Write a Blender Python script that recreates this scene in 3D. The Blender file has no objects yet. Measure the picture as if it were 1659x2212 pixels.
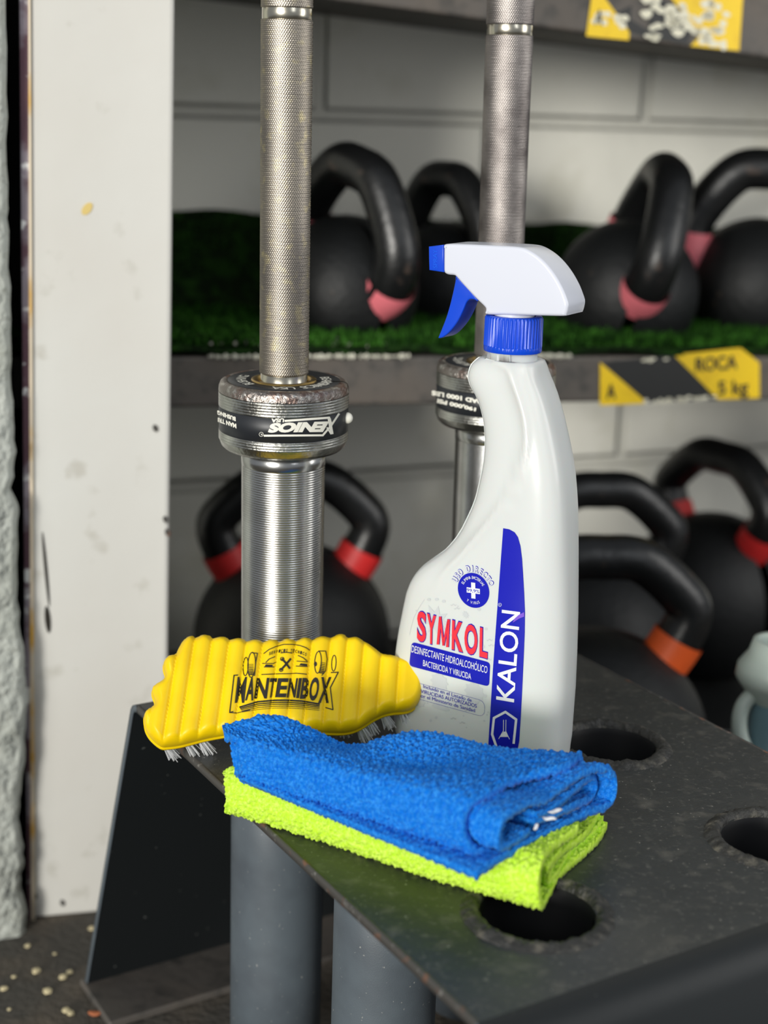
import bpy, bmesh, math, random
import numpy as np
from mathutils import Vector
from mathutils.geometry import delaunay_2d_cdt
random.seed(7); RNG = np.random.RandomState(11)
SC = bpy.context.scene
COL = SC.collection
# ------------------------------------------------------------------ camera
FPX, PITCH, ROLL, CAMH = 3227.0, .258, .031, .3645
cam = bpy.data.objects.new('camera', bpy.data.cameras.new('camera')); COL.objects.link(cam)
_F = np.array([0, math.cos(PITCH), -math.sin(PITCH)])
_U0 = np.array([0, math.sin(PITCH), math.cos(PITCH)]); _R0 = np.array([1., 0, 0])
_R = math.cos(ROLL)*_R0 + math.sin(ROLL)*_U0
_U = -math.sin(ROLL)*_R0 + math.cos(ROLL)*_U0
C0 = np.array([0, 0, CAMH])
from mathutils import Matrix
cam.matrix_world = Matrix(((_R[0], _U[0], -_F[0], 0), (_R[1], _U[1], -_F[1], 0), (_R[2], _U[2], -_F[2], CAMH), (0, 0, 0, 1)))
cam.data.sensor_fit = 'HORIZONTAL'; cam.data.sensor_width = 36
cam.data.lens = FPX/1659*36
cam.data.clip_start = .05
cam.data.dof.use_dof = True; cam.data.dof.focus_distance = .835; cam.data.dof.aperture_fstop = 6.9
SC.camera = cam
# ------------------------------------------------------------------ light
SC.view_settings.view_transform = 'Standard'; SC.view_settings.look = 'None'
SC.view_settings.exposure = 0.0; SC.view_settings.gamma = 1; SC.view_settings.use_curve_mapping = False
W = bpy.data.worlds.new('world'); SC.world = W; W.use_nodes = True
W.node_tree.nodes['Background'].inputs[0].default_value = (.86, .92, 1, 1)
W.node_tree.nodes['Background'].inputs[1].default_value = .31
def area(name, loc, target, sx, sy, power, colr=(1, 1, 1)):
    l = bpy.data.lights.new(name, 'AREA'); l.shape = 'RECTANGLE'; l.size = sx; l.size_y = sy; l.energy = power; l.color = colr
    o = bpy.data.objects.new(name, l); COL.objects.link(o); o.location = loc
    o.rotation_euler = (Vector(target)-Vector(loc)).to_track_quat('-Z', 'Y').to_euler(); return o
area('daylight_opening', (-1.25, -1.5, 1.25), (.25, 1.2, .15), 1.5, 1.7, 30, (1, .985, .95))
area('side_area_light', (1.3, -1.1, 1.5), (0.2, 1, 0), .5, 1.3, 6, (.92, .96, 1))  # unseen soft area light from the right front
area('right_wall_fill', (1.45, .72, .62), (.50, 1.75, .30), .7, .9, 8.5, (1, .985, .95))  # added lamp out of view at the right, brightens the back wall
sun = bpy.data.lights.new('sun', 'SUN'); sun.energy = 2.5; sun.angle = .20; sun.color = (1, .97, .9)
so = bpy.data.objects.new('sun', sun); COL.objects.link(so)
so.rotation_euler = Vector((.44, 1.0, -.12)).to_track_quat('-Z', 'Y').to_euler()
# ------------------------------------------------------------------ helpers
def ray(px, py):
    X, Y = px-829.5, py-1106
    return _F + _R*(X/FPX) - _U*(Y/FPX)
def Uz(px, py, z=0.):
    d = ray(px, py); return C0 + d*((z-CAMH)/d[2])
def Ud(px, py, dep): return C0 + ray(px, py)*dep
def Upl(px, py, p0, n):
    d = ray(px, py); n = np.asarray(n, float); return C0 + d*(np.dot(np.asarray(p0)-C0, n)/np.dot(d, n))
def proj(w):
    w = np.asarray(w, float)-C0; d = w@_F
    return np.stack([829.5+FPX*(w@_R)/d, 1106-FPX*(w@_U)/d], -1)
def lin(c):
    return tuple(((x/255)/12.92 if x/255 <= .04045 else ((x/255+.055)/1.055)**2.4) for x in c)+(1,)
def empty(name, loc=(0, 0, 0)):
    o = bpy.data.objects.new(name, None); COL.objects.link(o); o.location = loc; o.empty_display_size = .02; return o
def tag(o, label=None, cat=None, group=None, kind=None):
    if label: o['label'] = label
    if cat: o['category'] = cat
    if group: o['group'] = group
    if kind: o['kind'] = kind
    return o
def link(name, me, mat, parent=None, smooth=True):
    o = bpy.data.objects.new(name, me); COL.objects.link(o)
    if mat is not None: me.materials.append(mat)
    if smooth and len(me.polygons): me.polygons.foreach_set('use_smooth', [True]*len(me.polygons))
    if parent is not None:
        o.parent = parent; o.matrix_parent_inverse = Matrix.Translation(-Vector(parent.location)) if not parent.parent else Matrix.Translation(-(Vector(parent.location)))
    return o
def MO(name, V, F, mat, parent=None, smooth=True):
    me = bpy.data.meshes.new(name); me.from_pydata([tuple(map(float, v)) for v in V], [], [tuple(map(int, f)) for f in F]); me.update()
    return link(name, me, mat, parent, smooth)
def BM(name, bm, mat, parent=None, smooth=True):
    me = bpy.data.meshes.new(name); bm.to_mesh(me); bm.free(); return link(name, me, mat, parent, smooth)
def autosmooth(o, ang=40):
    m = o.data
    bm = bmesh.new(); bm.from_mesh(m)
    for e in bm.edges:
        e.smooth = not (len(e.link_faces) == 2 and e.calc_face_angle(0) > math.radians(ang))
    bm.to_mesh(m); bm.free(); return o
def grid_mesh(name, P, mat, parent=None, closeu=False, closev=False, smooth=True):
    """P: (n,m,3) array"""
    n, m = P.shape[:2]; idx = np.arange(n*m).reshape(n, m)
    a = idx if not closeu else np.vstack([idx, idx[:1]])
    if closev: a = np.hstack([a, a[:, :1]])
    q = np.stack([a[:-1, :-1], a[1:, :-1], a[1:, 1:], a[:-1, 1:]], -1).reshape(-1, 4)
    me = bpy.data.meshes.new(name)
    me.vertices.add(n*m); me.vertices.foreach_set('co', P.reshape(-1).astype(np.float32))
    me.loops.add(len(q)*4); me.loops.foreach_set('vertex_index', q.reshape(-1).astype(np.int32))
    me.polygons.add(len(q)); me.polygons.foreach_set('loop_start', np.arange(0, len(q)*4, 4, dtype=np.int32))
    me.update(calc_edges=True); me.validate()
    return link(name, me, mat, parent, smooth)
def lathe_pts(prof, seg, axis=None):
    """prof [(r,z)] -> (len,seg,3); axis fn z->(x,y)"""
    th = np.linspace(0, 2*math.pi, seg, endpoint=False)
    P = np.zeros((len(prof), seg, 3))
    for i, (r, z) in enumerate(prof):
        P[i, :, 0] = r*np.cos(th); P[i, :, 1] = r*np.sin(th); P[i, :, 2] = z
    return P
def catmull(pts, n=12, closed=False):
    pts = [np.asarray(p, float) for p in pts]; out = []
    N = len(pts); rng = N if closed else N-1
    for i in range(rng):
        g = (lambda k: pts[k % N]) if closed else (lambda k: pts[min(max(k, 0), N-1)])
        p0, p1, p2, p3 = g(i-1), g(i), g(i+1), g(i+2)
        for k in range(n):
            t = k/n; out.append(.5*((2*p1)+(-p0+p2)*t+(2*p0-5*p1+4*p2-p3)*t*t+(-p0+3*p1-3*p2+p3)*t**3))
    if not closed: out.append(pts[-1])
    return np.array(out)
def tube_pts(path, rad, seg=20):
    path = np.asarray(path); n = len(path); rad = np.broadcast_to(rad, (n,))
    T = np.gradient(path, axis=0); T /= np.linalg.norm(T, axis=1)[:, None]
    up = np.array([0, 0, 1.]) if abs(T[0][2]) < .9 else np.array([1., 0, 0])
    a = np.cross(T[0], up); a /= np.linalg.norm(a); P = np.zeros((n, seg, 3)); th = np.linspace(0, 2*math.pi, seg, endpoint=False)
    for i in range(n):
        a = a-T[i]*np.dot(a, T[i]); a /= np.linalg.norm(a); b = np.cross(T[i], a)
        P[i] = path[i]+rad[i]*(np.cos(th)[:, None]*a+np.sin(th)[:, None]*b)
    return P
def box_bm(bm, O, ax, ay, az):
    """box from origin corner O and three edge vectors"""
    O, ax, ay, az = [Vector(v) for v in (O, ax, ay, az)]
    v = [bm.verts.new(O+ax*i+ay*j+az*k) for i in (0, 1) for j in (0, 1) for k in (0, 1)]
    for f in ((0, 1, 3, 2), (4, 6, 7, 5), (0, 4, 5, 1), (2, 3, 7, 6), (0, 2, 6, 4), (1, 5, 7, 3)): bm.faces.new([v[i] for i in f])
def bevel_all(bm, w, s=3):
    bmesh.ops.recalc_face_normals(bm, faces=bm.faces)
    bmesh.ops.bevel(bm, geom=list(bm.edges), offset=w, segments=s, affect='EDGES', profile=.5)
# ---- decals: 2-D shapes laid on a curved surface
def refine(V2, F, maxlen):
    bm = bmesh.new(); vs = [bm.verts.new((x, y, 0)) for x, y in V2]
    for f in F:
        try: bm.faces.new([vs[i] for i in f])
        except ValueError: pass
    bmesh.ops.triangulate(bm, faces=bm.faces)
    for _ in range(7):
        e = [e for e in bm.edges if e.calc_length() > maxlen]
        if not e: break
        bmesh.ops.subdivide_edges(bm, edges=e, cuts=1); bmesh.ops.triangulate(bm, faces=bm.faces)
    bm.verts.index_update()
    return np.array([v.co[:2] for v in bm.verts]), [[v.index for v in f.verts] for f in bm.faces], bm
_tc = {}
def text2d(s, bold=0.0, space=1.0):
    """unit-normalised glyph mesh: x 0..1 over the advance box, y 0..1 over capital height"""
    key = (s, bold, space)
    if key in _tc: return _tc[key]
    cu = bpy.data.curves.new('t', 'FONT'); cu.body = s; cu.size = 1; cu.offset = bold; cu.space_character = space; cu.resolution_u = 4
    ob = bpy.data.objects.new('t', cu); COL.objects.link(ob); bpy.context.view_layer.update()
    me = ob.to_mesh(); V = np.array([v.co[:2] for v in me.vertices]); F = [list(p.vertices) for p in me.polygons]
    ob.to_mesh_clear(); COL.objects.unlink(ob); bpy.data.objects.remove(ob); bpy.data.curves.remove(cu)
    cap = .729*1.0
    x0, x1 = V[:, 0].min(), V[:, 0].max()
    asp = (x1-x0)/cap
    V = np.stack([(V[:, 0]-x0)/(x1-x0), V[:, 1]/cap], -1); _tc[key] = (V, F, asp); return _tc[key]
class Shapes:
    """collects 2-D polygons in picture-of-the-label units"""
    def __init__(s): s.V = []; s.F = []
    def add(s, V, F):
        o = sum(len(v) for v in s.V); s.V.append(np.asarray(V, float)); s.F += [[i+o for i in f] for f in F]; return s
    def quadtext(s, txt, bs, be, ts, te, bold=0, space=1.0):
        V, F, _ = text2d(txt, bold, space); bs, be, ts, te = map(np.asarray, (bs, be, ts, te))
        x, y = V[:, :1], V[:, 1:]
        return s.add((bs*(1-x)+be*x)*(1-y)+(ts*(1-x)+te*x)*y, F)
    def poly(s, pts):
        pts = [Vector((float(a), float(b))) for a, b in pts]; n = len(pts)
        r = delaunay_2d_cdt(pts, [(i, (i+1) % n) for i in range(n)], [list(range(n))], 1, 1e-6)
        return s.add([tuple(v) for v in r[0]], r[2])
    def line(s, pts, w, closed=False):
        pts = [np.asarray(p, float) for p in pts]
        if closed: pts = pts+[pts[0]]
        for a, b in zip(pts[:-1], pts[1:]):
            d = b-a; L = np.linalg.norm(d)
            if L < 1e-9: continue
            n = np.array([-d[1], d[0]])/L*w/2; e = d/L*w*.3
            s.add([a-n-e, b-n+e, b+n+e, a+n-e], [[0, 1, 2, 3]])
        return s
    def arctext(s, txt, c, ex, ey, r, h, a0, a1, bold=0, flip=False, k=.8):
        """letters on an arc; ex,ey = affine frame; angles in degrees from up, clockwise"""
        c, ex, ey = map(np.asarray, (c, ex, ey)); n = len(txt)
        for i, ch in enumerate(txt):
            if ch == ' ': continue
            a = math.radians(a0+(a1-a0)*(i+.5)/n); V, F, asp = text2d(ch, bold)
            w = min(asp, 1.1)*h*k
            lx = (V[:, 0]-.5)*w; ly = V[:, 1]*h
            if flip: X = (r-ly+h)*math.sin(a)*1.0 - 0 + (-lx)*math.cos(a)*-1*-1; Y = (r-ly+h)*math.cos(a)+lx*math.sin(a)*1
            else: X = (r+ly)*math.sin(a)+lx*math.cos(a); Y = (r+ly)*math.cos(a)-lx*math.sin(a)
            if flip:
                X = (r+h-ly)*math.sin(a)-lx*math.cos(a); Y = (r+h-ly)*math.cos(a)+lx*math.sin(a)
            s.add(c+X[:, None]*ex+Y[:, None]*ey, F)
        return s
    def disc(s, c, rx, ry, n=40): return s.poly([(c[0]+rx*math.cos(2*math.pi*i/n), c[1]+ry*math.sin(2*math.pi*i/n)) for i in range(n)])
    def build(s, name, mat, parent, fn, maxlen):
        V, F, bm = refine(np.vstack(s.V), s.F, maxlen); bm.free()
        P = fn(V)
        me = bpy.data.meshes.new(name); me.from_pydata([tuple(map(float, p)) for p in P], [], F); me.update()
        return link(name, me, mat, parent, True)
# ------------------------------------------------------------------ materials
def mat(name, col, rough=.5, metal=0., spec=.5, bump=None, var=None, **kw):
    m = bpy.data.materials.new(name); m.use_nodes = True; nt = m.node_tree; b = nt.nodes['Principled BSDF']
    b.inputs['Base Color'].default_value = lin(col); b.inputs['Roughness'].default_value = rough
    b.inputs['Metallic'].default_value = metal; b.inputs['Specular IOR Level'].default_value = spec
    for k, v in kw.items(): b.inputs[k.replace('_', ' ')].default_value = v
    tc = nt.nodes.new('ShaderNodeTexCoord')
    if var:
        # var: list of (scale, colour, low, high, detail)
        cur = None
        for sc, c2, lo, hi, det in var:
            n = nt.nodes.new('ShaderNodeTexNoise'); n.inputs['Scale'].default_value = sc; n.inputs['Detail'].default_value = det
            nt.links.new(tc.outputs['Object'], n.inputs['Vector'])
            mr = nt.nodes.new('ShaderNodeMapRange'); mr.inputs['From Min'].default_value = lo; mr.inputs['From Max'].default_value = hi
            nt.links.new(n.outputs['Fac'], mr.inputs['Value'])
            mx = nt.nodes.new('ShaderNodeMix'); mx.data_type = 'RGBA'; nt.links.new(mr.outputs[0], mx.inputs[0])
            if cur is None: mx.inputs[6].default_value = lin(col)
            else: nt.links.new(cur, mx.inputs[6])
            mx.inputs[7].default_value = lin(c2); cur = mx.outputs[2]
        nt.links.new(cur, b.inputs['Base Color'])
    if bump:
        prev = None
        for sc, strength, dist in bump:
            n = nt.nodes.new('ShaderNodeTexNoise'); n.inputs['Scale'].default_value = sc; n.inputs['Detail'].default_value = 4
            nt.links.new(tc.outputs['Object'], n.inputs['Vector'])
            bp = nt.nodes.new('ShaderNodeBump'); bp.inputs['Strength'].default_value = strength; bp.inputs['Distance'].default_value = dist
            nt.links.new(n.outputs['Fac'], bp.inputs['Height'])
            if prev: nt.links.new(prev.outputs[0], bp.inputs['Normal'])
            prev = bp
        nt.links.new(prev.outputs[0], b.inputs['Normal'])
    return m
M = {}
M['plate'] = mat('black_painted_steel', (42, 46, 48), .46, 0, .55, bump=[(900, .35, .0005), (60, .3, .002)],
                 var=[(9, (64, 65, 63), .44, .68, 6), (70, (92, 90, 84), .56, .82, 9), (260, (84, 84, 80), .57, .72, 7), (520, (150, 148, 140), .73, .78, 1)])
M['rust_edge'] = mat('worn_steel_edge', (74, 72, 69), .6, .2, .5, var=[(90, (118, 84, 66), .56, .66, 5), (200, (120, 118, 114), .6, .7, 3)])
M['tube'] = mat('grey_black_tube_paint', (86, 95, 102), .5, 0, .5, bump=[(1400, .3, .0003)], var=[(30, (74, 81, 88), .4, .7, 4), (420, (140, 142, 140), .74, .80, 1)])
M['leg_shade_paint'] = mat('clean_shaded_black_paint', (24, 28, 30), .5, 0, .4, bump=[(900, .2, .0004)], var=[(220, (90, 92, 90), .76, .80, 1)])  # dust-free and darker than the plate: shade on the legs put into the colour
M['weld'] = mat('black_weld_bead', (48, 48, 46), .55, .1, .5, bump=[(260, .9, .002)], var=[(150, (100, 96, 86), .52, .75, 6)])
M['hole'] = mat('bore_shade_black', (14, 15, 18), .55, 0, .3)  # near-black stands for the shade deep inside the tubes
M['knurl'] = mat('knurled_steel', (164, 156, 144), .42, 1, .5, var=[(30, (150, 143, 134), .45, .7, 5), (150, (200, 188, 152), .55, .75, 3)])
M['knurl_dark'] = mat('dull_knurled_steel', (158, 152, 148), .45, 1, .5, var=[(40, (104, 98, 96), .4, .7, 5)])
M['steel'] = mat('turned_steel', (190, 190, 188), .24, 1, .5, bump=[(300, .15, .0003)], var=[(25, (150, 148, 142), .4, .75, 5)])
M['collar'] = mat('worn_steel_collar', (176, 176, 170), .30, 1, .5, bump=[(500, .5, .0006)], var=[(90, (120, 118, 112), .45, .7, 6), (45, (205, 205, 198), .55, .7, 3)])
M['collar_rust'] = mat('rusty_collar_rim', (150, 142, 136), .36, 1, .5, bump=[(500, .9, .001)], var=[(70, (128, 92, 78), .46, .66, 6), (240, (205, 202, 196), .52, .68, 4)])
M['brass'] = mat('brass_bushing', (188, 158, 96), .3, 1)
M['black_band'] = mat('black_sleeve_band', (30, 33, 38), .42)
M['decal_white'] = mat('white_print', (232, 230, 218), .5)
M['bottle'] = mat('white_bottle_plastic', (211, 214, 212), .30, 0, .5, Subsurface_Weight=.15, Subsurface_Scale=.01)
M['head_white'] = mat('white_trigger_plastic', (212, 215, 226), .22, 0, .5)
M['blue_plastic'] = mat('blue_plastic', (4, 68, 204), .32)
M['label_blue'] = mat('navy_blue_label_print', (8, 16, 172), .35)
M['label_red'] = mat('red_label_print', (232, 46, 62), .4)
M['label_white'] = mat('white_label_print', (228, 230, 235), .4)
M['label_grey'] = mat('pale_grey_label_print', (196, 200, 202), .4)
M['label_purple'] = mat('purple_scuff', (120, 80, 205), .4)
M['yellow'] = mat('yellow_rubbery_plastic', (245, 208, 2), .44, 0, .4, var=[(60, (238, 198, 0), .4, .7, 4)], bump=[(400, .06, .0004)])
M['ink'] = mat('black_ink', (34, 30, 22), .5)
M['bristle'] = mat('white_bristle', (246, 247, 250), .45)
M['blue_towel'] = mat('blue_terry', (16, 112, 206), .95, 0, .05, var=[(500, (52, 142, 224), .42, .65, 3), (1500, (6, 92, 190), .5, .7, 2)], Sheen_Weight=.06)
M['green_towel'] = mat('lime_terry', (190, 232, 62), .95, 0, .05, var=[(500, (212, 242, 106), .42, .65, 3), (1500, (176, 222, 40), .5, .7, 2)], Sheen_Weight=.05)
M['kb'] = mat('black_kettlebell_paint', (17, 18, 19), .36, 0, .55, bump=[(120, .3, .002)], var=[(70, (62, 52, 46), .66, .74, 3)])
M['kb_ball'] = mat('black_kettlebell_body', (15, 17, 18), .55, 0, .4, bump=[(160, .4, .002)], var=[(40, (70, 60, 50), .70, .76, 3)])
M['pink'] = mat('pink_band', (226, 118, 128), .5); M['red'] = mat('red_band', (206, 42, 42), .5); M['orange'] = mat('orange_band', (226, 92, 34), .5)
M['beam'] = mat('grey_brown_steel_beam', (88, 84, 80), .6, .1, .4, bump=[(80, .3, .002)], var=[(9, (96, 88, 80), .45, .72, 5), (60, (62, 61, 59), .5, .75, 5)])
M['turf'] = mat('dark_turf_mat', (16, 30, 12), .95, 0, .1, bump=[(220, 1, .004)], var=[(60, (34, 66, 20), .45, .7, 4)])
M['blade'] = mat('green_turf_blade', (64, 118, 38), .8, 0, .1, var=[(60, (22, 50, 16), .38, .60, 3)])
M['fray'] = mat('white_frayed_fibre', (214, 212, 196), .8, 0, .2)
M['sticker_yellow'] = mat('yellow_sticker', (236, 198, 8), .5, var=[(90, (226, 186, 4), .5, .7, 4)])
M['sticker_black'] = mat('black_sticker_stripe', (22, 24, 24), .5)
M['sticker_worn'] = mat('worn_sticker_backing', (226, 222, 200), .7)
M['post'] = mat('white_painted_post', (208, 208, 203), .62, 0, .35, bump=[(25, .2, .003)], var=[(3.5, (202, 199, 192), .45, .75, 5), (34, (190, 188, 180), .62, .72, 6)])
M['post_edge'] = mat('flaking_purple_white_paint', (150, 140, 150), .6, var=[(22, (96, 66, 78), .45, .52, 4), (45, (236, 236, 236), .58, .62, 4)])
M['yellow_paint'] = mat('ochre_paint_edge', (232, 216, 190), .6, var=[(14, (226, 176, 70), .55, .62, 3)])
M['gap_shade_black'] = mat('gap_shade_black', (8, 8, 8), .9)  # near-black colour stands for the shade in the gap
M['floor'] = mat('dark_asphalt_floor', (80, 77, 72), .9, 0, .2, bump=[(160, .6, .003), (20, .3, .006)], var=[(18, (104, 95, 84), .45, .75, 6), (260, (112, 106, 94), .68, .78, 3)])
M['chip'] = mat('pale_stone_chip', (214, 200, 160), .8); M['leaf'] = mat('brown_dry_leaf', (168, 98, 62), .8)
M['debris'] = mat('white_paint_flake', (226, 228, 230), .7)
M['jug'] = mat('pale_green_grey_jug', (168, 180, 172), .4, 0, .5, Subsurface_Weight=.1, Subsurface_Scale=.01)
M['jug_blue'] = mat('blue_grey_jug_body', (96, 124, 132), .35)
# painted block walls
def block_wall(name, base, dark, sx=.40, sy=.20, off=(0, 0, 0)):
    m = mat(name, base, .75, 0, .3); nt = m.node_tree; b = nt.nodes['Principled BSDF']
    tc = nt.nodes.new('ShaderNodeTexCoord'); mp = nt.nodes.new('ShaderNodeMapping'); mp.inputs['Location'].default_value = off
    nt.links.new(tc.outputs['UV'], mp.inputs[0])
    br = nt.nodes.new('ShaderNodeTexBrick'); br.offset = .5
    br.inputs['Scale'].default_value = 1; br.inputs['Brick Width'].default_value = sx; br.inputs['Row Height'].default_value = sy
    br.inputs['Mortar Size'].default_value = .009; br.inputs['Mortar Smooth'].default_value = .6
    br.inputs['Color1'].default_value = lin(base); br.inputs['Color2'].default_value = lin([c-6 for c in base]); br.inputs['Mortar'].default_value = lin([c-16 for c in base])
    nt.links.new(mp.outputs[0], br.inputs[0])
    n = nt.nodes.new('ShaderNodeTexNoise'); n.inputs['Scale'].default_value = 9; n.inputs['Detail'].default_value = 6; nt.links.new(tc.outputs['Object'], n.inputs[0])
    mr = nt.nodes.new('ShaderNodeMapRange'); mr.inputs[1].default_value = .56; mr.inputs[2].default_value = .75; nt.links.new(n.outputs[0], mr.inputs[0])
    mx = nt.nodes.new('ShaderNodeMix'); mx.data_type = 'RGBA'; nt.links.new(mr.outputs[0], mx.inputs[0]); nt.links.new(br.outputs[0], mx.inputs[6]); mx.inputs[7].default_value = lin(dark)
    nt.links.new(mx.outputs[2], b.inputs['Base Color'])
    bp = nt.nodes.new('ShaderNodeBump'); bp.inputs['Strength'].default_value = 1; bp.inputs['Distance'].default_value = .008; bp.invert = True
    nt.links.new(br.outputs['Fac'], bp.inputs['Height'])
    n2 = nt.nodes.new('ShaderNodeTexNoise'); n2.inputs['Scale'].default_value = 55; n2.inputs['Detail'].default_value = 5; nt.links.new(tc.outputs['Object'], n2.inputs[0])
    b2 = nt.nodes.new('ShaderNodeBump'); b2.inputs['Strength'].default_value = .3; b2.inputs['Distance'].default_value = .004
    nt.links.new(n2.outputs[0], b2.inputs['Height']); nt.links.new(bp.outputs[0], b2.inputs['Normal']); nt.links.new(b2.outputs[0], b.inputs['Normal'])
    return m
M['blocks'] = block_wall('painted_block_wall', (235, 234, 224), (212, 210, 194), off=(.0, .0, 0))
M['rough_wall'] = mat('rough_rendered_wall', (200, 204, 196), .85, 0, .2, bump=[(90, 1, .006), (14, .6, .012)], var=[(12, (180, 184, 174), .45, .7, 6), (70, (150, 152, 142), .66, .76, 5)])
FLOOR = -.265
# ------------------------------------------------------------------ setting
bm = bmesh.new(); box_bm(bm, (-2.2, -1.2, FLOOR-.05), (5, 0, 0), (0, 4.6, 0), (0, 0, .05))
tag(BM('floor', bm, M['floor'], smooth=False), 'dark dusty asphalt floor', kind='structure')
AL = math.radians(22)
SD = np.array([math.cos(AL), math.sin(AL), 0]); SB = np.array([-math.sin(AL), math.cos(AL), 0])     # along the shelves, towards the wall
# shelf corner reference: bottom of the middle beam at left
q1 = Ud(450, 880, 1.245)
def on_front(px, py, back=0.): return Upl(px, py, q1+SB*back, SB)
WB = .37   # wall behind beam front
# back wall with UVs in metres
def wall_quad(name, a, b, z0, z1, m, thick, nrm, uoff=0, voff=0):
    a, b = np.array(a), np.array(b); L = np.linalg.norm((b-a)[:2]); bm = bmesh.new(); uv = bm.loops.layers.uv.new('UVMap')
    box_bm(bm, (a[0], a[1], z0), (b[0]-a[0], b[1]-a[1], 0), tuple(np.array(nrm)*thick), (0, 0, z1-z0))
    d = (b-a)[:2]/L
    for f in bm.faces:
        for lp in f.loops:
            c = lp.vert.co; lp[uv].uv = (((c.x-a[0])*d[0]+(c.y-a[1])*d[1])+uoff, c.z+voff)
    bmesh.ops.recalc_face_normals(bm, faces=bm.faces)
    return BM(name, bm, m, smooth=False)
wo = q1+SB*WB
wa, wb = wo-SD*1.3, wo+SD*2.2
j1 = Upl(1150, 262, wo, SB)     # horizontal joint height
j2 = Upl(1398, 180, wo, SB)     # upright joint in the course above
voff = .4-j1[2]; uj = (j2-wa)[:2]@SD[:2]
row = int(round((j1[2]+voff)/.2))
uoff = (.2 if row % 2 == 0 else 0)-uj + 4.0
tag(wall_quad('wall_back', wa[:2], wb[:2], FLOOR, 1.6, M['blocks'], .1, SB, uoff, voff), 'white painted concrete block wall behind the shelves', kind='structure')
# left post standing on the floor
pA, pB = Uz(64, 1985, FLOOR), Uz(357, 1958, FLOOR); pd = (pB-pA)/np.linalg.norm(pB-pA); pn = np.array([-pd[1], pd[0], 0])
def onpost(px, py): return Upl(px, py, pA, pn)
def prism(name, quad, back, m, bev=.003):
    """quad: 4 pts bl,br,tr,tl ; back vector"""
    bm = bmesh.new(); v = [bm.verts.new(Vector(p)) for p in quad]+[bm.verts.new(Vector(np.array(p)+back)) for p in quad]
    for f in ((0, 1, 2, 3), (7, 6, 5, 4), (0, 4, 5, 1), (1, 5, 6, 2), (2, 6, 7, 3), (3, 7, 4, 0)): bm.faces.new([v[i] for i in f])
    if bev: bevel_all(bm, bev, 2)
    else: bmesh.ops.recalc_face_normals(bm, faces=bm.faces)
    return BM(name, bm, m, smooth=False)
tl, tr = onpost(57, -260), onpost(380, -260)
trim = prism('trim_1', [pA, pB, tr, tl], pn*.10, M['post'])
tag(trim, 'white painted wooden post standing on the floor at the left', kind='structure')
# chipped edge strip and ochre line down the left side of the post
e0, e1 = onpost(60, 1988), onpost(40, -260); e0[2] = FLOOR
f0, f1 = onpost(67, 1984), onpost(60, -260); f0[2] = FLOOR
prism('paint_edge', [e0-pn*.001, f0-pn*.001, f1-pn*.001, e1-pn*.001], pn*.09, M['post_edge'], 0).parent = trim
g0, g1 = onpost(76, 1984), onpost(64, -260); g0[2] = FLOOR
prism('ochre_paint_line', [f0-pn*.0025, g0-pn*.0025, g1-pn*.0025, f1-pn*.0025], pn*.004, M['yellow_paint'], 0).parent = trim
def spot(name, px, py, w, h, ang, m):
    c = onpost(px, py)-pn*.0006; up = np.array([0, 0, 1.]); vs = []
    for k in range(14):
        a = 2*math.pi*k/14; x, y = w*math.cos(a), h*math.sin(a); vs.append(c+pd*(x*math.cos(ang)-y*math.sin(ang))+up*(x*math.sin(ang)+y*math.cos(ang)))
    n = len(vs); vs += [v+pn*.001 for v in vs]
    o = MO(name, vs, [list(range(n))]+[[i, (i+1) % n, n+(i+1) % n, n+i] for i in range(n)], m, None, False); o.parent = trim
spot('paint_stain', 188, 451, .0052, .0030, .9, mat('ochre_stain', (212, 188, 116), .7))
spot('scratch_mark', 99, 1230, .0012, .030, .06, M['ink']); spot('scratch_mark', 103, 1338, .0022, .011, .06, M['ink'])
for px, py in ((358, 1122), (336, 925), (75, 1990-55), (135, 1980-30), (362, 1150)): spot('paint_chip', px, py, .002, .003, .4, M['rust_edge'])
# rough rendered wall left of the post, with a ragged edge and a black panel for the shade in the gap
la = Uz(-260, 2070, FLOOR); lb = Uz(52, 2022, FLOOR); ld = (lb-la)/np.linalg.norm(lb-la); ln = np.array([-ld[1], ld[0], 0])
edge = [(58, 2022), (55, 1960), (46, 1930), (52, 1880), (54, 1820), (44, 1760), (54, 1700), (57, 1600), (55, 1500), (50, 1400), (44, 1300), (40, 1150), (36, 1090), (27, 1060), (36, 1000), (32, 900), (27, 780), (24, 660), (21, 500), (20, 400), (16, 200), (15, 0), (14, -260)]
ep = catmull([Upl(x+3*math.sin(y*.11), y, la, ln) for x, y in edge], 4)
ep = [p+ld*RNG.uniform(-.0012, .0012) for p in ep]
n = len(ep); Vv = []
for p in ep: Vv += [p-ld*.30, p-ld*.006, p+ln*.006, p+ln*.25, p-ld*.30+ln*.25]
Vv = np.array(Vv).reshape(n, 5, 3); Vv[0, :, 2] = FLOOR
tag(grid_mesh('wall_left', Vv, M['rough_wall'], None, closev=True), 'rough grey white rendered wall left of the post', kind='structure')
wg = np.array(lb)+ln*.16
tag(wall_quad('wall_gap_shade', (wg-ld*.3)[:2], (wg+ld*.12)[:2], FLOOR, 1.2, M['gap_shade_black'], .02, ln), 'black panel painted as the shade in the gap between the rough wall and the post', kind='structure')
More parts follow.
